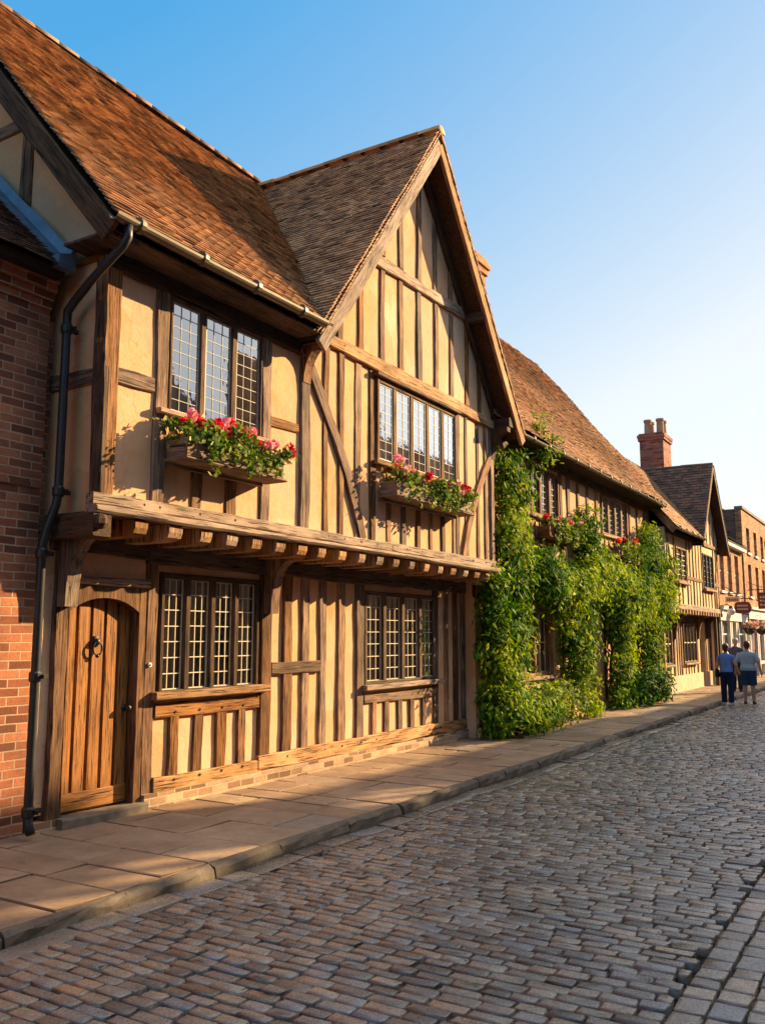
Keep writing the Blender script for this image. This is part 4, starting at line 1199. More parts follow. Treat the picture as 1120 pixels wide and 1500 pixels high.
Cc += [(w + .2, 19.6, 4.9, .12, .2, .22), (w + .2, 19.9, 4.7, .14, .4, .2), (w + .35, 22.0, 3.35, .26, .6, .22)]
creeper('creeper with a rounded clump rising between the two far flower boxes', Cc, [wig(21.5, .13, 21.4, 2.9, w + .1), wig(21.3, 2.8, 20.3, 4.7, w + .12)], 33, 400, sunlit_frac=.40)
Dd = column(lambda z: 24.55 + (.1 if z > 2.6 else -.1), (.4, 4.75), w, lambda z: .85 if 2.4 < z < 4.1 else .62, .36)
Dd += [(w + .36, y, 3.0 + random.uniform(-.12, .12), .36, .5, .5) for y in (23.6, 24.1, 25.3)]
Dd += [(w + .5, 25.6, z, .3, .45, .45) for z in (2.6, 3.2, 3.8)]
creeper('farthest creeper column covering the end of the overgrown house', Dd, [wig(25.0, .13, 25.1, 4.6, w + .1), wig(25.2, .13, 25.7, 3.4, w + .12)], 34, 400, sunlit_frac=.42)

def bush(label, blobs, seed, mats, size, base, dens=260):
    global RNG; RNG = np.random.default_rng(seed)
    T = empty('bush', base, label, 'bush', 'bushes at the foot of the overgrown house')
    P, N = foliage_points(blobs, dens, w, 16, .06)
    q = RNG.random(len(P)) < .3
    mb = MB(); leaves(mb, P[~q], size, 0, asp=.55, jitter=.5, droop=.1, out=N[~q]); leaves(mb, P[q], size, 1, asp=.5, jitter=.5, droop=.1, out=N[q])
    mb.build('foliage', [M[mats[0]], M[mats[1]]], T)
    mb = MB()
    for k in range(6):
        b = random.choice(blobs); mb.tube([(base[0] + random.uniform(-.1, .1), base[1] + random.uniform(-.15, .15), .1), (b[0], b[1], b[2])], .015, 5, r2=.006)
    mb.build('stem', M['stem'], T)
random.seed(5)
bush('pale green rounded bush under the lower sash window', [(w + .48, y, .55, .42, .46, .42) for y in (16.2, 16.75, 17.2)] + [(w + .5, 16.6, .78, .32, .5, .3)], 41, ('leaf_pale', 'leaf_gold'), .085, (w + .45, 16.7, .13))
bush('low bright bush with reddish twigs at the left foot of the creeper', [(w + .50, y, .40, .34, .34, .30) for y in (14.2, 14.6, 15.1)], 42, ('leaf', 'leaf_gold'), .115, (w + .6, 14.4, .13))
bush('dark glossy evergreen bush beside the pavement near the far creeper', [(w + .55, y, .62, .46, .5, .46) for y in (22.4, 23.0, 23.6, 24.0)] + [(w + .5, 23.2, .9, .4, .6, .3)], 43, ('leaf_dark', 'leaf'), .10, (w + .5, 23.2, .13))

# ------------------------------------------------------------------ the farther jettied house
J3, G3 = -6.18, -6.60
def build_far_jettied():
    global RNG; RNG = np.random.default_rng(77); random.seed(77)
    H = empty('jettied_house', (G3, 30, .13), 'smaller jettied timber-framed house with a dark gabled roof beyond the creeper', 'house')
    y0, y1 = 26.2, 34.0
    u = [(27.35, 28.75, 3.50, 4.55), (31.25, 33.0, 3.45, 4.65)]; g = [(26.85, 28.2, .98, 2.25), (29.75, 31.7, .98, 2.30), (32.35, 33.2, .13, 2.25)]
    mb = wall_x(J3 - .025, .2, y0, y1, 2.7, 5.02, u)
    wall_x(G3 - .03, .22, y0 + .05, y1, .0, 2.8, g, mb)
    mb.box(-10.8, J3 - .23, y0, y0 + .15, 2.7, 5.0); mb.box(-10.8, G3 - .26, y0 + .06, y0 + .2, 0, 2.7)
    mb.box(-10.8, J3 - .23, y1 - .15, y1, 2.7, 5.0); mb.box(-10.8, G3 - .26, y1 - .2, y1 - .002, 0, 2.7); mb.box(-10.9, -10.8, y0, y1, 0, 5)
    cy, cz, cl, cr, ce = 32.2, 7.85, 29.95, 34.5, 4.9
    mb.prism([(J3 - .025, cl + .15, 5.03), (J3 - .025, y1, 5.03), (J3 - .025, y1, 5.35), (J3 - .025, cy, cz - .15)], (-.2, 0, 0))
    mb.build('wall', M['plaster3'], H)
    mb = MB(); mb.box(G3 - .25, G3 + .06, y0 + .7, 32.3, .0, .62); mb.box(G3 - .25, G3 + .06, 33.25, y1, 0, .62); mb.build('plinth', M['render_stone'], H)
    W = lambda nm, pts, w, mat='oak', d=.04: part(nm, M[mat], H, 'beam', pts, X1, w, d, seg=.5)
    for y in (26.35, 27.22, 28.9, 29.35, 29.8, 30.25, 30.7, 31.15, 33.15, 33.55, 33.92): W('stud', [(J3, y, 2.78), (J3, y, 5.0)], .10)
    for y in (27.7, 28.2, 31.6, 32.1, 32.6): W('stud', [(J3 - .003, y, 2.78), (J3 - .003, y, 3.45)], .09)
    for y, z in ((31.0, 6.2), (31.6, 6.9), (32.2, 7.4), (32.8, 6.8), (33.4, 6.1)): W('stud', [(J3, y, 5.05), (J3, y, z)], .10)
    W('rail', [(J3 + .005, 26.4, 3.62), (J3 + .005, 27.3, 3.62)], .13); W('rail', [(J3 + .005, 28.8, 3.68), (J3 + .005, 31.2, 3.68)], .13); W('rail', [(J3 + .005, 33.0, 3.65), (J3 + .005, 33.9, 3.65)], .12)
    W('brace', [(J3 + .008, 26.42, 4.7), (J3 + .008, 26.7, 4.2), (J3 + .008, 26.95, 3.5), (J3 + .008, 27.05, 2.8)], .12)
    W('brace', [(J3 + .008, 33.85, 4.7), (J3 + .008, 33.5, 4.0), (J3 + .008, 33.3, 2.8)], .12)
    W('bressummer', [(J3 + .05, y0 - .02, 2.74), (J3 + .05, y1, 2.74)], .15, 'oak_pale', .15)
    W('wall_plate', [(J3 + .02, y0, 4.95), (J3 + .02, 30.2, 4.95)], .15, 'oak_dark'); W('tie_beam', [(J3 + .02, 30.2, 4.98), (J3 + .02, y1, 4.98)], .13)
    y = y0 + .15
    while y < y1:
        mb = MB(); mb.box(G3 - .02, J3 + .06, y - .075, y + .075, 2.53, 2.66); mb.build('joist', M['oak_pale'], H); y += .40
    mb = MB(); mb.box(G3 - .03, J3 + .02, y0, y1, 2.662, 2.68); mb.build('soffit', M['oak_dark'], H)
    W('beam', [(G3 + .02, y0 + .05, 2.42), (G3 + .02, y1, 2.42)], .2, 'oak_dark', .1)
    for y in (28.55, 29.55, 31.9, 33.4): W('stud', [(G3, y, .62), (G3, y, 2.35)], .16)
    for y in (28.95, 29.25, 27.2, 27.6, 28.0, 30.1, 30.5, 30.9, 31.3): W('stud', [(G3 - .004, y, .62), (G3 - .004, y, .95 if y != 28.95 and y != 29.25 else 2.3)], .10)
    W('post', [(G3 + .12, 26.3, .13), (G3 + .12, 26.3, 2.6)], .26, 'oak_dark', .3); W('post', [(G3 + .16, 26.72, .13), (G3 + .16, 26.72, 2.55)], .14, 'oak_pale', .1)
    W('post', [(J3 - .02, 33.75, .13), (J3 - .02, 33.75, 2.6)], .14, 'oak_dark', .14); W('post', [(J3 - .02, 33.3, .13), (J3 - .02, 33.3, 2.6)], .12, 'oak_dark', .12)
    for y in (28.55, 31.9, 33.4):
        poly = [(G3, 1.75)] + [(G3 + .07 + (J3 - .06 - G3) * (a / 6) ** 1.8, 1.75 + .75 * (1 - (1 - a / 6) ** 2)) for a in range(7)] + [(G3, 2.52)]
        mb = MB(); mb.prism([(x, y - .07, z) for x, z in poly], (0, .14, 0)); mb.build('bracket', M['oak_dark'], H)
    cc = ('curtain_cream', [(.03, .2, 0, 1), (.8, .97, 0, 1)])
    window(H, J3 + .02, *u[0], 2, 'white', .06, .06, .06, .06, .06, 2, 6, 'bar', .022, 'glass_low', cc, (27.3, 28.8, 3.43, 3.50, .08)) if False else window(H, J3 + .02, u[0][0], u[0][1], u[0][2], u[0][3], 2, 'oak', .07, .07, .06, .06, .06, 2, 6, 'bar', .022, 'glass_low', cc, (27.3, 28.8, 3.42, 3.50, .08))
    window(H, J3 + .02, u[1][0], u[1][1], u[1][2], u[1][3], 3, 'oak_dark', .10, .08, .06, .06, .06, 2, 6, 'came', .012, 'glass_low', None, (31.2, 33.05, 3.37, 3.45, .08))
    window(H, G3 + .02, g[0][0], g[0][1], g[0][2], g[0][3], 3, 'oak', .08, .08, .06, .06, .06, 1, 2, 'bar', .035, 'glass_low', cc, (26.8, 28.25, .92, .98, .08))
    window(H, G3 + .02, g[1][0], g[1][1], g[1][2], g[1][3], 4, 'oak_dark', .08, .08, .06, .06, .06, 1, 2, 'bar', .035, 'glass_low', cc, (29.7, 31.75, .92, .98, .08))
    mb = MB(); mb.box(G3 - .25, G3 - .18, 32.35, 33.2, .15, 2.25); mb.build('door', M['oak_dark'], H)
    # roofs
    ex, rx, rz, ez = -5.88, -8.35, 7.9, 4.98
    ms = (rz - ez) / (ex - rx)
    R = MB(); s = V3((rx - ex, 0, rz - ez)); L = s.length; s.normalize(); n = V3((s.z, 0, -s.x))
    R.prism([(ex, 26.12, ez), (rx, 26.12, rz), (-10.9, 26.12, ez), (-10.9, 26.12, ez - .07), (rx, 26.12, rz - .09), (ex, 26.12, ez - .07)], (0, 4.0, 0))
    R.prism([(J3 - .1, 30.12, ez + ms * (ex - J3 + .1)), (rx, 30.12, rz), (-10.9, 30.12, ez), (-10.9, 30.12, ez - .07), (rx, 30.12, rz - .09)], (0, 4.0, 0))
    cz_ = lambda yy: np.where(yy < cy, cz - (cz - ce) / (cy - cl) * (cy - yy), cz - (cz - ce) / (cr - cy) * (yy - cy))
    tiles(R, (ex + .04, 26.1, ez - .03), (0, 1, 0), s, n, 8.0, L, lambda p: (p[..., 2] > cz_(p[..., 1]) - .05), mi=1, w=.2, e=.13)
    vx = J3 + .32
    for pl in ([(cl, ce), (cy, cz), (cy, cz - .09), (cl + .02, ce - .07)], [(cr, ce), (cr - .02, ce - .07), (cy, cz - .09), (cy, cz)]):
        R.prism([(vx - .02, a, b) for a, b in pl], (rx - vx, 0, 0))
    sl = V3((0, cy - cl, cz - ce)); L = sl.length; sl.normalize()
    tiles(R, (vx + .02, cl - .03, ce - .03), (-1, 0, 0), sl, (0, -sl.z, sl.y), vx - rx, L, lambda p: p[..., 2] > ez + ms * (ex - p[..., 0]) - .05, mi=2, w=.2, e=.13)
    sr = V3((0, cy - cr, cz - ce)); L = sr.length; sr.normalize()
    tiles(R, (vx + .02, cr + .03, ce - .03), (-1, 0, 0), sr, (0, sr.z, -sr.y), 2.2, L, None, mi=2, w=.25, e=.15)
    rf = R.build('roof', [M['deck'], M['tile2'], M['tile3']], H)
    mb = MB(); ridge_tiles(mb, (vx, cy, cz + .02), (rx, cy, cz + .03), .1); ridge_tiles(mb, (rx, 26.1, rz + .02), (rx, 34, rz + .02), .1); mb.build('ridge_tiles', M['tile3'], rf, True)
    for ya in (cl, cr):
        mb = MB(); mb.beam([(vx + .01, ya, ce - .12), (vx + .01, cy, cz - .15)], X1, .17, .05, wob=.004); mb.build('bargeboard', M['oak'] if ya < cy else M['oak_dark'], H)
        mb = MB(); mb.prism([(vx - .03, ya, ce - .1), (vx - .03, cy, cz - .13), (vx - .03, cy, cz - .16), (vx - .03, ya, ce - .13)], (-.32, 0, 0)); mb.build('verge_soffit', M['oak_dark'], H)
    mb = MB(); mb.beam([(ex, 26.10, ez - .10), (rx, 26.10, rz - .10)], Y1, .2, .05, wob=.004); mb.build('bargeboard', M['oak'], H)
    gutter(26.1, 30.0, ex + .08, ez - .01, .055, H)
    # chimney with two pots
    mb = MB(); cx, cyy = -8.05, 33.0; zb, zt = 6.6, 9.30
    mb.box(cx - .43, cx + .43, cyy - .4, cyy + .75, zb, zt - .28)
    mb.box(cx - .48, cx + .48, cyy - .45, cyy + .80, zt - .28, zt - .18); mb.box(cx - .50, cx + .50, cyy - .47, cyy + .82, zt - .18, zt - .06); mb.box(cx - .45, cx + .45, cyy - .42, cyy + .77, zt - .06, zt)
    ch = mb.build('chimney', M['brickch'], rf)
    for dx, dy in ((-.2, 0), (.25, 0)):
        for q in (0, .42):
            mb = MB(); mb.tube([(cx + dx, cyy + dy + q, zt - .02), (cx + dx, cyy + dy + q, zt + .08), (cx + dx, cyy + dy + q, zt + .48), (cx + dx, cyy + dy + q, zt + .50), (cx + dx, cyy + dy + q, zt + .58)], [.15, .135, .125, .15, .15], 14)
            mb.build('chimney_pot', M['pot'], ch, False)
build_far_jettied()

# ------------------------------------------------------------------ brick houses at the end of the street
def brick_far(label, y0, y1, xf, zt, zshop, wins, roof, shop, seed, mat='brick2'):
    random.seed(seed); global RNG; RNG = np.random.default_rng(seed)
    H = empty('brick_townhouse', (xf, (y0 + y1) / 2, .13), label, 'house')
    hl = [(a, b, c, d) for (a, b, c, d) in wins]
    mb = wall_x(xf, .25, y0, y1, zshop, zt, hl)
    mb.build('wall', M[mat], H)
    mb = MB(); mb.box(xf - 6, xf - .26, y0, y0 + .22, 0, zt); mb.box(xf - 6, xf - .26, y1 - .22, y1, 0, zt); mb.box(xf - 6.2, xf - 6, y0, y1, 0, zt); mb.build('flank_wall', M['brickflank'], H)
    for (a, b, c, d) in wins:
        m = MB(); x = xf - .11; s = .05
        m.box(x - .04, x, a, a + s, c, d); m.box(x - .04, x, b - s, b, c, d); m.box(x - .041, x - .001, a + s, b - s, c, c + s); m.box(x - .041, x - .001, a + s, b - s, d - s, d)
        m.box(x - .035, x + .012, a + s, b - s, (c + d) / 2 - .025, (c + d) / 2 + .025); m.box(x - .036, x - .004, (a + b) / 2 - .015, (a + b) / 2 + .015, c + s, d - s)
        f = m.build('window', M['white'], H)
        g = MB(); g.box(x - .06, x - .030, a, b, c, d); g.build('pane', M['darkglass'], f)
        g = MB(); g.box(xf - .10, xf + .07, a - .06, b + .06, c - .09, c); g.build('sill', M['white'], f)
    mb = MB()
    if roof == 'parapet':
        mb.box(xf - .27, xf + .06, y0 - .02, y1 + .02, zt + .002, zt + .12)
        mb.build('coping', M['stone'], H)
        mb = MB(); mb.prism([(xf - .3, y0 + .1, zt - .5), (xf - 3.2, y0 + .1, zt + .45), (xf - 6.0, y0 + .1, zt - .5)], (0, y1 - y0 - .2, 0)); mb.build('roof', M['slate'], H)
    else:
        ex = xf + .22; rx = xf - 3.0; rz = zt + roof
        mb.prism([(ex, y0, zt), (rx, y0, rz), (xf - 6.2, y0, zt), (xf - 6.2, y0, zt - .08), (ex, y0, zt - .08)], (0, y1 - y0, 0))
        s = V3((rx - ex, 0, rz - zt)); L = s.length; s.normalize()
        tiles(mb, (ex + .03, y0, zt - .02), (0, 1, 0), s, (s.z, 0, -s.x), y1 - y0, L, None, mi=1, w=.28, e=.2)
        mb.build('roof', [M['deck'], M['slate']], H)
        mb = MB(); mb.box(xf - .02, xf + .20, y0, y1, zt - .22, zt - .085); mb.build('cornice', M['white'], H)
    # shop front
    mb = MB(); mb.box(xf - .3, xf - .12, y0 + .01, y1 - .01, .0, zshop)
    mb.box(xf - .12, xf + .10, y0 + .012, y1 - .012, zshop - .42, zshop - .02); mb.box(xf - .10, xf + .20, y0 + .014, y1 - .014, zshop - .02, zshop + .09)
    bays = shop
    for (a, b, kind) in bays:
        mb.box(xf - .11, xf + .05, a - .12, a + .03, .1, zshop - .43); mb.box(xf - .105, xf + .045, b - .03, b + .12, .1, zshop - .43)
    sf = mb.build('shopfront', M['white' if seed % 2 else 'grey'], H)
    for (a, b, kind) in bays:
        mb = MB()
        if kind == 'win':
            mb.box(xf - .11, xf - .08, a + .05, b - .05, .75, zshop - .5); mb.build('shop_window', M['darkglass'], sf)
            mb = MB(); mb.box(xf - .10, xf - .06, (a + b) / 2 - .03, (a + b) / 2 + .03, .75, zshop - .5); mb.box(xf - .10, xf - .061, a + .05, b - .05, 1.9, 1.95); mb.box(xf - .10, xf + .02, a + .03, b - .03, .62, .748); mb.build('glazing_bars', M['white'], sf)
        else:
            mb.box(xf - .115, xf - .07, a + .05, b - .05, .15, zshop - .5)
            for q in (0, 1):
                mb.box(xf - .07, xf - .055, a + .12, b - .12, .3 + q * .95, 1.1 + q * .95)
            mb.build('door', M[kind], sf)
    return H
brick_far('lower orange brick house with white shopfront and blue door beyond the jettied house', 34.06, 39.95, -6.30, 5.55, 2.85,
          [(34.9, 35.75, 3.55, 5.1), (36.5, 37.35, 3.55, 5.1), (38.1, 38.95, 3.55, 5.1)], 1.9, [(34.5, 36.2, 'win'), (36.6, 37.5, 'blue'), (37.9, 39.6, 'win')], 11)
brick_far('taller orange brick house with a flat parapet near the street end', 40.0, 46.95, -6.24, 7.25, 3.0,
          [(a, a + .85, c, d) for a in (41.0, 43.0, 45.0) for c, d in ((5.45, 6.55), (3.55, 4.95))], 'parapet', [(40.5, 42.3, 'purple'), (42.8, 44.2, 'win'), (44.8, 46.4, 'win')], 13)
brick_far('farthest brick house at the right edge beyond the orange parapet house', 47.0, 57, -6.1, 6.6, 3.0,
          [(a, a + .85, c, d) for a in (48.2, 50.6, 53.0) for c, d in ((3.6, 5.2),)], 2.2, [(47.6, 49.8, 'win'), (50.4, 52, 'purple'), (52.6, 55, 'win')], 12, 'brick')

# ------------------------------------------------------------------ hanging signs, lamp, baskets
def hanging_sign(label, x0, y, z0, z1, w, board, wall_x0, rnd=0):
    T = empty('hanging_sign', (wall_x0, y, z1 + .1), label, 'sign', 'shop signs hung over the pavement')
    mb = MB(); mb.tube([(wall_x0 - .02, y, z1 + .12), (x0 + w + .05, y, z1 + .12)], .018, 8); mb.tube([(wall_x0, y, z1 + .45), (wall_x0 + .3, y, z1 + .30), (x0 + w * .7, y, z1 + .13)], .012, 6)
    for q in (.2, .8): mb.tube([(x0 + w * q, y, z1 + .12), (x0 + w * q, y, z1 - .02)], .008, 6)
    mb.build('bracket', M['iron'], T)
    mb = MB(); h = z1 - z0; poly = []
    if rnd:
        for k in range(20):
            a = 2 * math.pi * k / 20; c, s_ = math.cos(a), math.sin(a)
            poly.append((x0 + w / 2 + w / 2 * math.copysign(abs(c) ** .5, c), y - .025, (z0 + z1) / 2 + h / 2 * math.copysign(abs(s_) ** .5, s_)))
    else:
        poly = [(x0, y - .025, z0), (x0 + w, y - .025, z0), (x0 + w, y - .025, z1), (x0, y - .025, z1)]
    mb.prism(poly, (0, .05, 0)); b = mb.build('sign_board', M[board], T)
    return T, b
def letter_rows(board, y, x0, x1, rows, mat):
    for z, n_, h in rows:          # one row of lettering: a comb-shaped raised strip
        poly = [(x0, y, z)]; w_ = (x1 - x0) / n_
        poly = [(x0, y, z), (x1, y, z)]
        for q in reversed(range(n_)):
            a, b_ = x0 + q * w_, x0 + (q + .62) * w_; k = h * random.uniform(.8, 1.0)
            poly += [(b_, y, z + .012), (b_, y, z + k), (a, y, z + k)] if q else [(b_, y, z + .012), (b_, y, z + k), (x0, y, z + k)]
            if q: poly += [(a, y, z + .012)]
        m_ = MB(); m_.prism(poly, (0, -.006, 0)); m_.build('lettering', M[mat], board)
t, b = hanging_sign('narrow pale hanging sign on an iron bracket over the white shopfront', -6.12, 34.7, 3.09, 3.28, .50, 'signpale', -6.28)
letter_rows(b, 34.675, -6.07, -5.66, [(3.14, 6, .09)], 'sign')
t, b = hanging_sign('rounded dark red hanging sign above the people', -6.10, 36.4, 2.72, 3.16, .60, 'sign', -6.28, 1)
letter_rows(b, 36.375, -6.00, -5.60, [(2.98, 6, .07), (2.85, 7, .07)], 'signpale')
t, b = hanging_sign('square dark red hanging sign at the right edge of the view', -5.85, 40.6, 2.99, 3.69, .75, 'sign', -6.22)
letter_rows(b, 40.575, -5.77, -5.19, [(3.45, 5, .09), (3.30, 6, .08), (3.13, 4, .09)], 'signpale')
T = empty('wall_lantern', (-6.0, 34.3, 2.7), 'white globe lantern on an iron arm by the end of the jettied house', 'lantern')
mb = MB(); mb.tube([(-6.3, 34.35, 2.95), (-6.0, 34.35, 3.0), (-5.88, 34.35, 2.92)], .016, 8); mb.tube([(-5.88, 34.35, 2.94), (-5.88, 34.35, 2.86)], [.05, .10], 12); mb.build('bracket', M['iron'], T)
mb = MB(); mb.ball((-5.88, 34.35, 2.74), .14, k=14); mb.build('globe', M['lampglass'], T, True)
for i, (y, lab) in enumerate(((38.6, 'hanging basket of pale flowers beneath the rounded red sign'), (41.8, 'hanging basket of pale flowers on the parapet house'))):
    RNG = np.random.default_rng(90 + i)
    T = empty('hanging_basket', (-5.95, y, 2.1), lab, 'hanging basket', 'hanging baskets at the street end')
    mb = MB(); c = V3((-5.95, y, 2.12))
    mb.tube([(-6.25, y, 2.75), (-5.95, y, 2.72), (-5.95, y, 2.50)], .012, 6)
    for a in range(3): mb.tube([(-5.95, y, 2.52), (c.x + .22 * math.cos(a * 2.1), c.y + .22 * math.sin(a * 2.1), 2.17)], .005, 4)
    mb.tube([c + V3((0, 0, -.22)), c + V3((0, 0, -.15)), c + V3((0, 0, 0)), c + V3((0, 0, .05))], [.06, .16, .23, .24], 14); mb.build('basket', M['iron'], T)
    P = np.array(c) + np.array([0, 0, .12]) + RNG.normal(0, (.15, .15, .10), (420, 3))
    mb = MB(); leaves(mb, P[:260], .08); mb.build('foliage', M['leaf'], T)
    mb = MB(); leaves(mb, P[260:] + np.array([.03, 0, .05]), .07, asp=.9); mb.build('bloom', M['pink'], T)

# ------------------------------------------------------------------ terrace across the street (throws the shade on the road, shows in the panes)
def opposite(label, y0, y1, h, seed, kind='parapet'):
    random.seed(seed)
    H = empty('opposite_house', (5.1, (y0 + y1) / 2, .13), label, 'house', 'houses across the street')
    nb = max(2, int((y1 - y0) / 2.6)); wins = []
    for i in range(nb):
        c = y0 + (i + .5) * (y1 - y0) / nb
        for z in (3.6, 6.1): wins.append((c - .5, c + .5, z, z + 1.5))
        wins.append((c - .55, c + .55, 1.0, 2.6))
    mb = wall_x(0, .3, -y1, -y0, 0, h, [(-b, -a, c, d) for a, b, c, d in wins])
    mb.v = [(5.1 - x, -y, z) for x, y, z in mb.v]     # turned to face the street
    mb.g = list(mb.v)
    mb.box(5.4, 12, y0, y0 + .3, 0, h); mb.box(5.4, 12, y1 - .3, y1, 0, h); mb.box(12, 12.3, y0, y1, 0, h)
    mb.build('wall', M['brick2' if seed % 2 else 'brickch'], H)
    for a, b, c, d in wins:
        g = MB(); g.box(5.21, 5.25, a, b, c, d); f = g.build('window', M['darkglass'], H)
        g = MB(); g.box(5.19, 5.22, (a + b) / 2 - .02, (a + b) / 2 + .02, c, d); g.box(5.188, 5.221, a, b, (c + d) / 2 - .02, (c + d) / 2 + .02); g.build('glazing_bars', M['white'], f)
    mb = MB()
    if kind == 'parapet':
        mb.prism([(5.45, y0 + .1, h - .6), (8.5, y0 + .1, h + .2), (12, y0 + .1, h - .6)], (0, y1 - y0 - .2, 0))
    else:
        mb.prism([(4.8, y0, h), (8.5, y0, h + kind), (12.3, y0, h), (12.3, y0, h - .1), (4.8, y0, h - .1)], (0, y1 - y0, 0))
    r = mb.build('roof', M['tile3'], H)
    mb = MB(); c = y0 + (y1 - y0) * .3
    if seed in (1, 2, 3): mb.box(7.2, 8.2, c, c + .7, h - .2, h + 2.3); mb.build('chimney', M['brickch'], r)
    return H
opposite('brick house across the street behind the viewpoint', -14, 4, 9.6, 1, 2.4)
opposite('brick house across the street with a steep roof, beside the viewpoint', 4.05, 13, 7.6, 2, 2.6)
opposite('low gabled brick house across the street', 13.05, 20, 7.3, 3, 3.9)
O4 = opposite('brick house across the street with an added pierced screen shaping light streaks, reflected in the leaded window', 20.05, 28.85, 8.2, 5)
shade_screen = wall_x(0, .05, -28.85, -20.05, 8.2, 10.6, [(-b_, -a_, c_, d_) for a_, b_, c_, d_ in ((22.9, 23.4, 8.35, 8.80), (23.75, 24.2, 8.30, 8.85), (24.5, 25.0, 8.45, 8.98), (27.2, 27.6, 8.45, 8.85), (27.85, 28.25, 8.50, 9.0), (28.4, 28.7, 8.62, 9.05))])  # added unseen screen, holes placed to throw light streaks on the pavement
shade_screen.v = [(5.1 - x, -y, z) for x, y, z in shade_screen.v]; shade_screen.g = list(shade_screen.v)
shade_screen.build('parapet', M['brick2'], O4)
O5 = opposite('flat parapet brick house across the street facing the big gable', 28.9, 40, 8.3, 5)
shade_screen = wall_x(0, .10, -40, -28.9, 8.3, 9.55, []); shade_screen.v = [(5.1 - x, -y, z) for x, y, z in shade_screen.v]; shade_screen.g = list(shade_screen.v)  # thin wall added to set where the shade edge falls
shade_screen.build('parapet', M['brick2'], O5)
opposite('flat parapet brick house across the street facing the creeper', 40.05, 56, 9.15, 6)
opposite('flat parapet brick house across the street at its far end', 56.05, 82, 9.0, 7)
# ------------------------------------------------------------------ people walking away along the kerb
def loft(mb, rings, k=16, mi=0):
    """rings: (cx, cy, cz, rx, ry) stacked in z"""
    vs = []
    for cx, cy, cz, rx, ry in rings:
        for j in range(k):
            a = 2 * math.pi * j / k; c, s = math.cos(a), math.sin(a)
            vs.append((cx + rx * math.copysign(abs(c) ** .85, c), cy + ry * math.copysign(abs(s) ** .85, s), cz))
    n = len(rings)
    F = [(i * k + j, i * k + (j + 1) % k, (i + 1) * k + (j + 1) % k, (i + 1) * k + j) for i in range(n - 1) for j in range(k)]
    F += [tuple(reversed(range(k))), tuple(range((n - 1) * k, n * k))]
    mb.add(vs, F, mi)

def fuse(mb, name, mat, parent, xf, voxel=.010, smooth=4):
    """weld overlapping forms into one continuous skin"""
    o = mb.build(name, mat, None, True)
    md = o.modifiers.new('r', 'REMESH'); md.mode = 'VOXEL'; md.voxel_size = voxel; md.use_smooth_shade = True
    sm = o.modifiers.new('s', 'SMOOTH'); sm.iterations = smooth; sm.factor = .5
    dg = bpy.context.evaluated_depsgraph_get()
    me = bpy.data.meshes.new_from_object(o.evaluated_get(dg))
    me.transform(xf)
    old = o.data; o.modifiers.clear(); o.data = me; bpy.data.meshes.remove(old)
    me.name = name
    if not me.materials: me.materials.append(mat)
    o.parent = parent; o.matrix_parent_inverse = WORLD[parent.name].inverted()
    return o

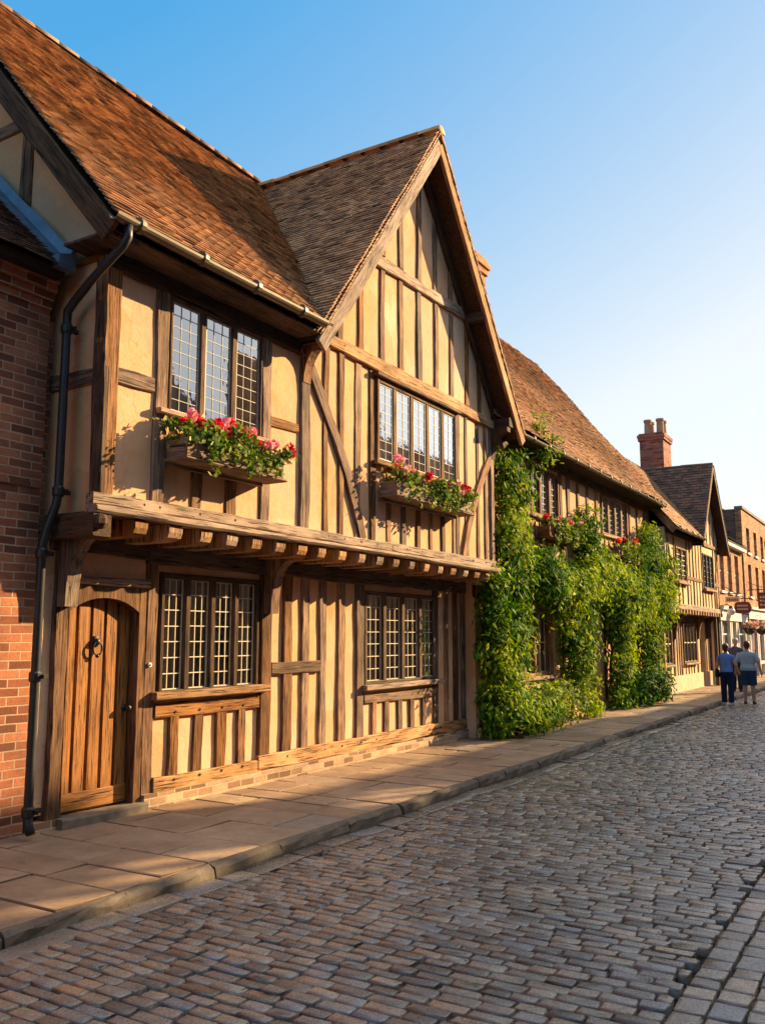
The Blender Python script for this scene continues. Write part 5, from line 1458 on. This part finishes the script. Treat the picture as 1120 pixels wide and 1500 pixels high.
def person(label, loc, hgt, wide, legs, arms, top, bottom, shoe, hair, bare_legs=False, sleeve=.5, hair_len=.03, group='people walking away down the street', yaw=0, belly=0):
    T = empty('person', loc, label, 'person', group)
    S = hgt / 1.72
    xf = Matrix.Translation(V3(loc)) @ Matrix.Rotation(yaw, 4, 'Z') @ Matrix.Scale(S, 4)
    W = wide
    # body: torso, neck, head, limbs with fingers
    mb = MB()
    loft(mb, [(0, 0, .86, .13 * W, .10), (0, 0, .92, .165 * W, .12), (0, .0, 1.00, .160 * W, .115), (0, .01 + belly, 1.10, .140 * W, .105 + belly), (0, .01, 1.22, .160 * W, .115), (0, 0, 1.34, .180 * W, .115), (0, -.01, 1.41, .165 * W, .09), (0, -.01, 1.45, .09, .07), (0, 0, 1.50, .055, .058), (0, .005, 1.55, .053, .058)])
    mb.ball((0, .012, 1.625), .105, .76, .92, 1.0, 16)
    mb.ball((0, .045, 1.555), .055, .85, .9, .8, 12)       # jaw
    mb.prism([(-.014, .095, 1.60), (.014, .095, 1.60), (.006, .10, 1.64), (-.006, .10, 1.64)], (0, .022, -.006))
    for s in (-1, 1): mb.ball((s * .082, .0, 1.615), .026, .35, .7, 1.1, 8)
    for s, (ey, ez, wy, wz, wx) in zip((-1, 1), arms):
        sh = V3((s * .165 * W, -.005, 1.40)); el = V3((s * (.235 * W + .01), ey, ez)); wr = V3((s * wx, wy, wz))
        mb.tube([sh, sh.lerp(el, .4), el, el.lerp(wr, .35), wr], [.055, .050, .040, .040, .027], 10)
        d = (wr - el).normalized(); pal = wr + d * .045
        mb.tube([wr, pal, wr + d * .085], [.028, .040, .034], 8)
        for f in range(4):
            b = wr + d * .08 + V3((s * .004, (f - 1.5) * .019, 0)); ln = (.066, .078, .072, .055)[f]
            mb.tube([b, b + d * ln * .5 + V3((-s * .004, 0, 0)), b + d * ln + V3((-s * .018, 0, 0))], [.011, .010, .008], 6)
        tb = pal + V3((0, .034, 0)); mb.tube([tb, tb + d * .03 + V3((-s * .006, .018, 0)), tb + d * .062 + V3((-s * .012, .018, 0))], [.013, .012, .009], 6)
    feet = []
    for s, (ky, kz, ay, az) in zip((-1, 1), legs):
        hp = V3((s * .085, 0, .90)); kn = V3((s * .10, ky, kz)); an = V3((s * .105, ay, az))
        mb.tube([hp, hp.lerp(kn, .4), kn, kn.lerp(an, .35) + V3((0, -.012, 0)), an], [.095 * W, .085 * W, .058, .060, .040], 12)
        mb.tube([an, an + V3((0, .02, -.045)), an + V3((s * .02, .13, -.06))], [.040, .045, .032], 10)
        feet.append((s, hp, kn, an))
    body = fuse(mb, 'body', M['skin'], T, xf, .008, 3)
    # face
    e = MB()
    for s in (-1, 1): e.ball((s * .032, .100, 1.635), .011, k=8)
    o = e.build('eyes', M['bag'], None, True); o.data.transform(xf); o.parent = T; o.matrix_parent_inverse = WORLD[T.name].inverted()
    # hair
    mb = MB(); mb.ball((0, -.006, 1.648), .112, .80, .93, .95, 16); mb.ball((0, -.045, 1.60 - hair_len * .3), .085, .90, .62, 1.0 + hair_len * 5, 14)
    fuse(mb, 'hair', M[hair], T, xf, .010, 2)
    # top
    mb = MB()
    loft(mb, [(0, 0, .93, .180 * W, .135), (0, 0, 1.0, .176 * W, .132 + belly), (0, .01 + belly, 1.10, .160 * W, .124 + belly), (0, .01, 1.22, .174 * W, .130), (0, 0, 1.34, .192 * W, .128), (0, -.01, 1.415, .172 * W, .102), (0, -.01, 1.455, .085, .075)])
    for s, (ey, ez, wy, wz, wx) in zip((-1, 1), arms):
        sh = V3((s * .165 * W, -.005, 1.395)); el = V3((s * (.235 * W + .01), ey, ez)); wr = V3((s * wx, wy, wz))
        if sleeve <= 1: en = sh.lerp(el, sleeve); mb.tube([sh, en], [.068, .066], 12)
        else: mb.tube([sh, el, wr], [.066, .056, .042], 12)
    fuse(mb, 'shirt', M[top], T, xf, .010, 3)
    mb = MB()
    loft(mb, [(0, 0, .82, .15 * W, .115), (0, 0, .90, .180 * W, .138), (0, 0, .98, .168 * W, .126)])
    for s, hp, kn, an in feet:
        if bare_legs:
            b = hp.lerp(kn, .92); mb.tube([hp, hp.lerp(kn, .45), b], [.105 * W, .102 * W, .092 * W], 14)
        else:
            mb.tube([hp, hp.lerp(kn, .45), kn, kn.lerp(an, .5), an + V3((0, .0, -.02))], [.108 * W, .100 * W, .086, .080, .070], 14)
    fuse(mb, 'shorts' if bare_legs else 'trousers', M[bottom], T, xf, .010, 3)
    for s, hp, kn, an in feet:
        mb = MB()
        mb.tube([an + V3((0, -.05, -.052)), an + V3((0, .02, -.050)), an + V3((s * .012, .10, -.060)), an + V3((s * .02, .175, -.066))], [.043, .047, .043, .026], 12)
        fuse(mb, 'shoe', M[shoe], T, xf, .008, 2)
    return T, xf

# woman: blue top, dark trousers, bag at her left
T, xf = person('woman in a blue short-sleeved top, dark trousers and white shoes', (-4.52, 25.25, .04), 1.60, 1.0,
       [(.03, .50, .02, .10), (-.02, .50, -.07, .10)], [(-.05, 1.13, .02, .92, .24), (-.04, 1.15, .10, .95, .30)],
       'blue_top', 'navy', 'shoe_white', 'hair_brown', sleeve=.45, hair_len=.05)
mb = MB(); loft(mb, [(-.25, .0, .78, .05, .14), (-.255, .0, .82, .065, .16), (-.25, 0, .98, .06, .15), (-.245, 0, 1.04, .03, .12)])
mb.tube([(-.25, .0, 1.03), (-.20, -.09, 1.25), (-.11, -.06, 1.46), (-.10, .04, 1.45), (-.19, .10, 1.2), (-.25, .1, 1.03)], .010, 6)
B = empty('shoulder_bag', (-4.77, 25.25, .8), 'dark shoulder bag hanging at the woman in blue', 'bag')
fuse(mb, 'bag_body', M['bag'], B, xf, .008, 2)
person('broad man in a grey-blue T-shirt and dark shorts with brown shoes', (-4.06, 25.75, .04), 1.66, 1.22,
       [(.02, .50, -.03, .10), (.05, .50, .04, .10)], [(-.05, 1.14, .02, .90, .33), (-.06, 1.13, -.02, .90, .33)],
       'grey_tee', 'shorts', 'shoe_brown', 'hair_brown', True, .85, .0, belly=.02)
person('grey-haired person in slate-blue and dark clothes farther along the pavement', (-5.05, 29.9, .135), 1.64, 1.08,
       [(.04, .50, .03, .10), (-.03, .50, -.08, .10)], [(-.05, 1.13, .02, .90, .29), (-.05, 1.13, -.02, .90, .29)],
       'slate_top', 'navy', 'bag', 'hair_grey', False, 1.5, .02)
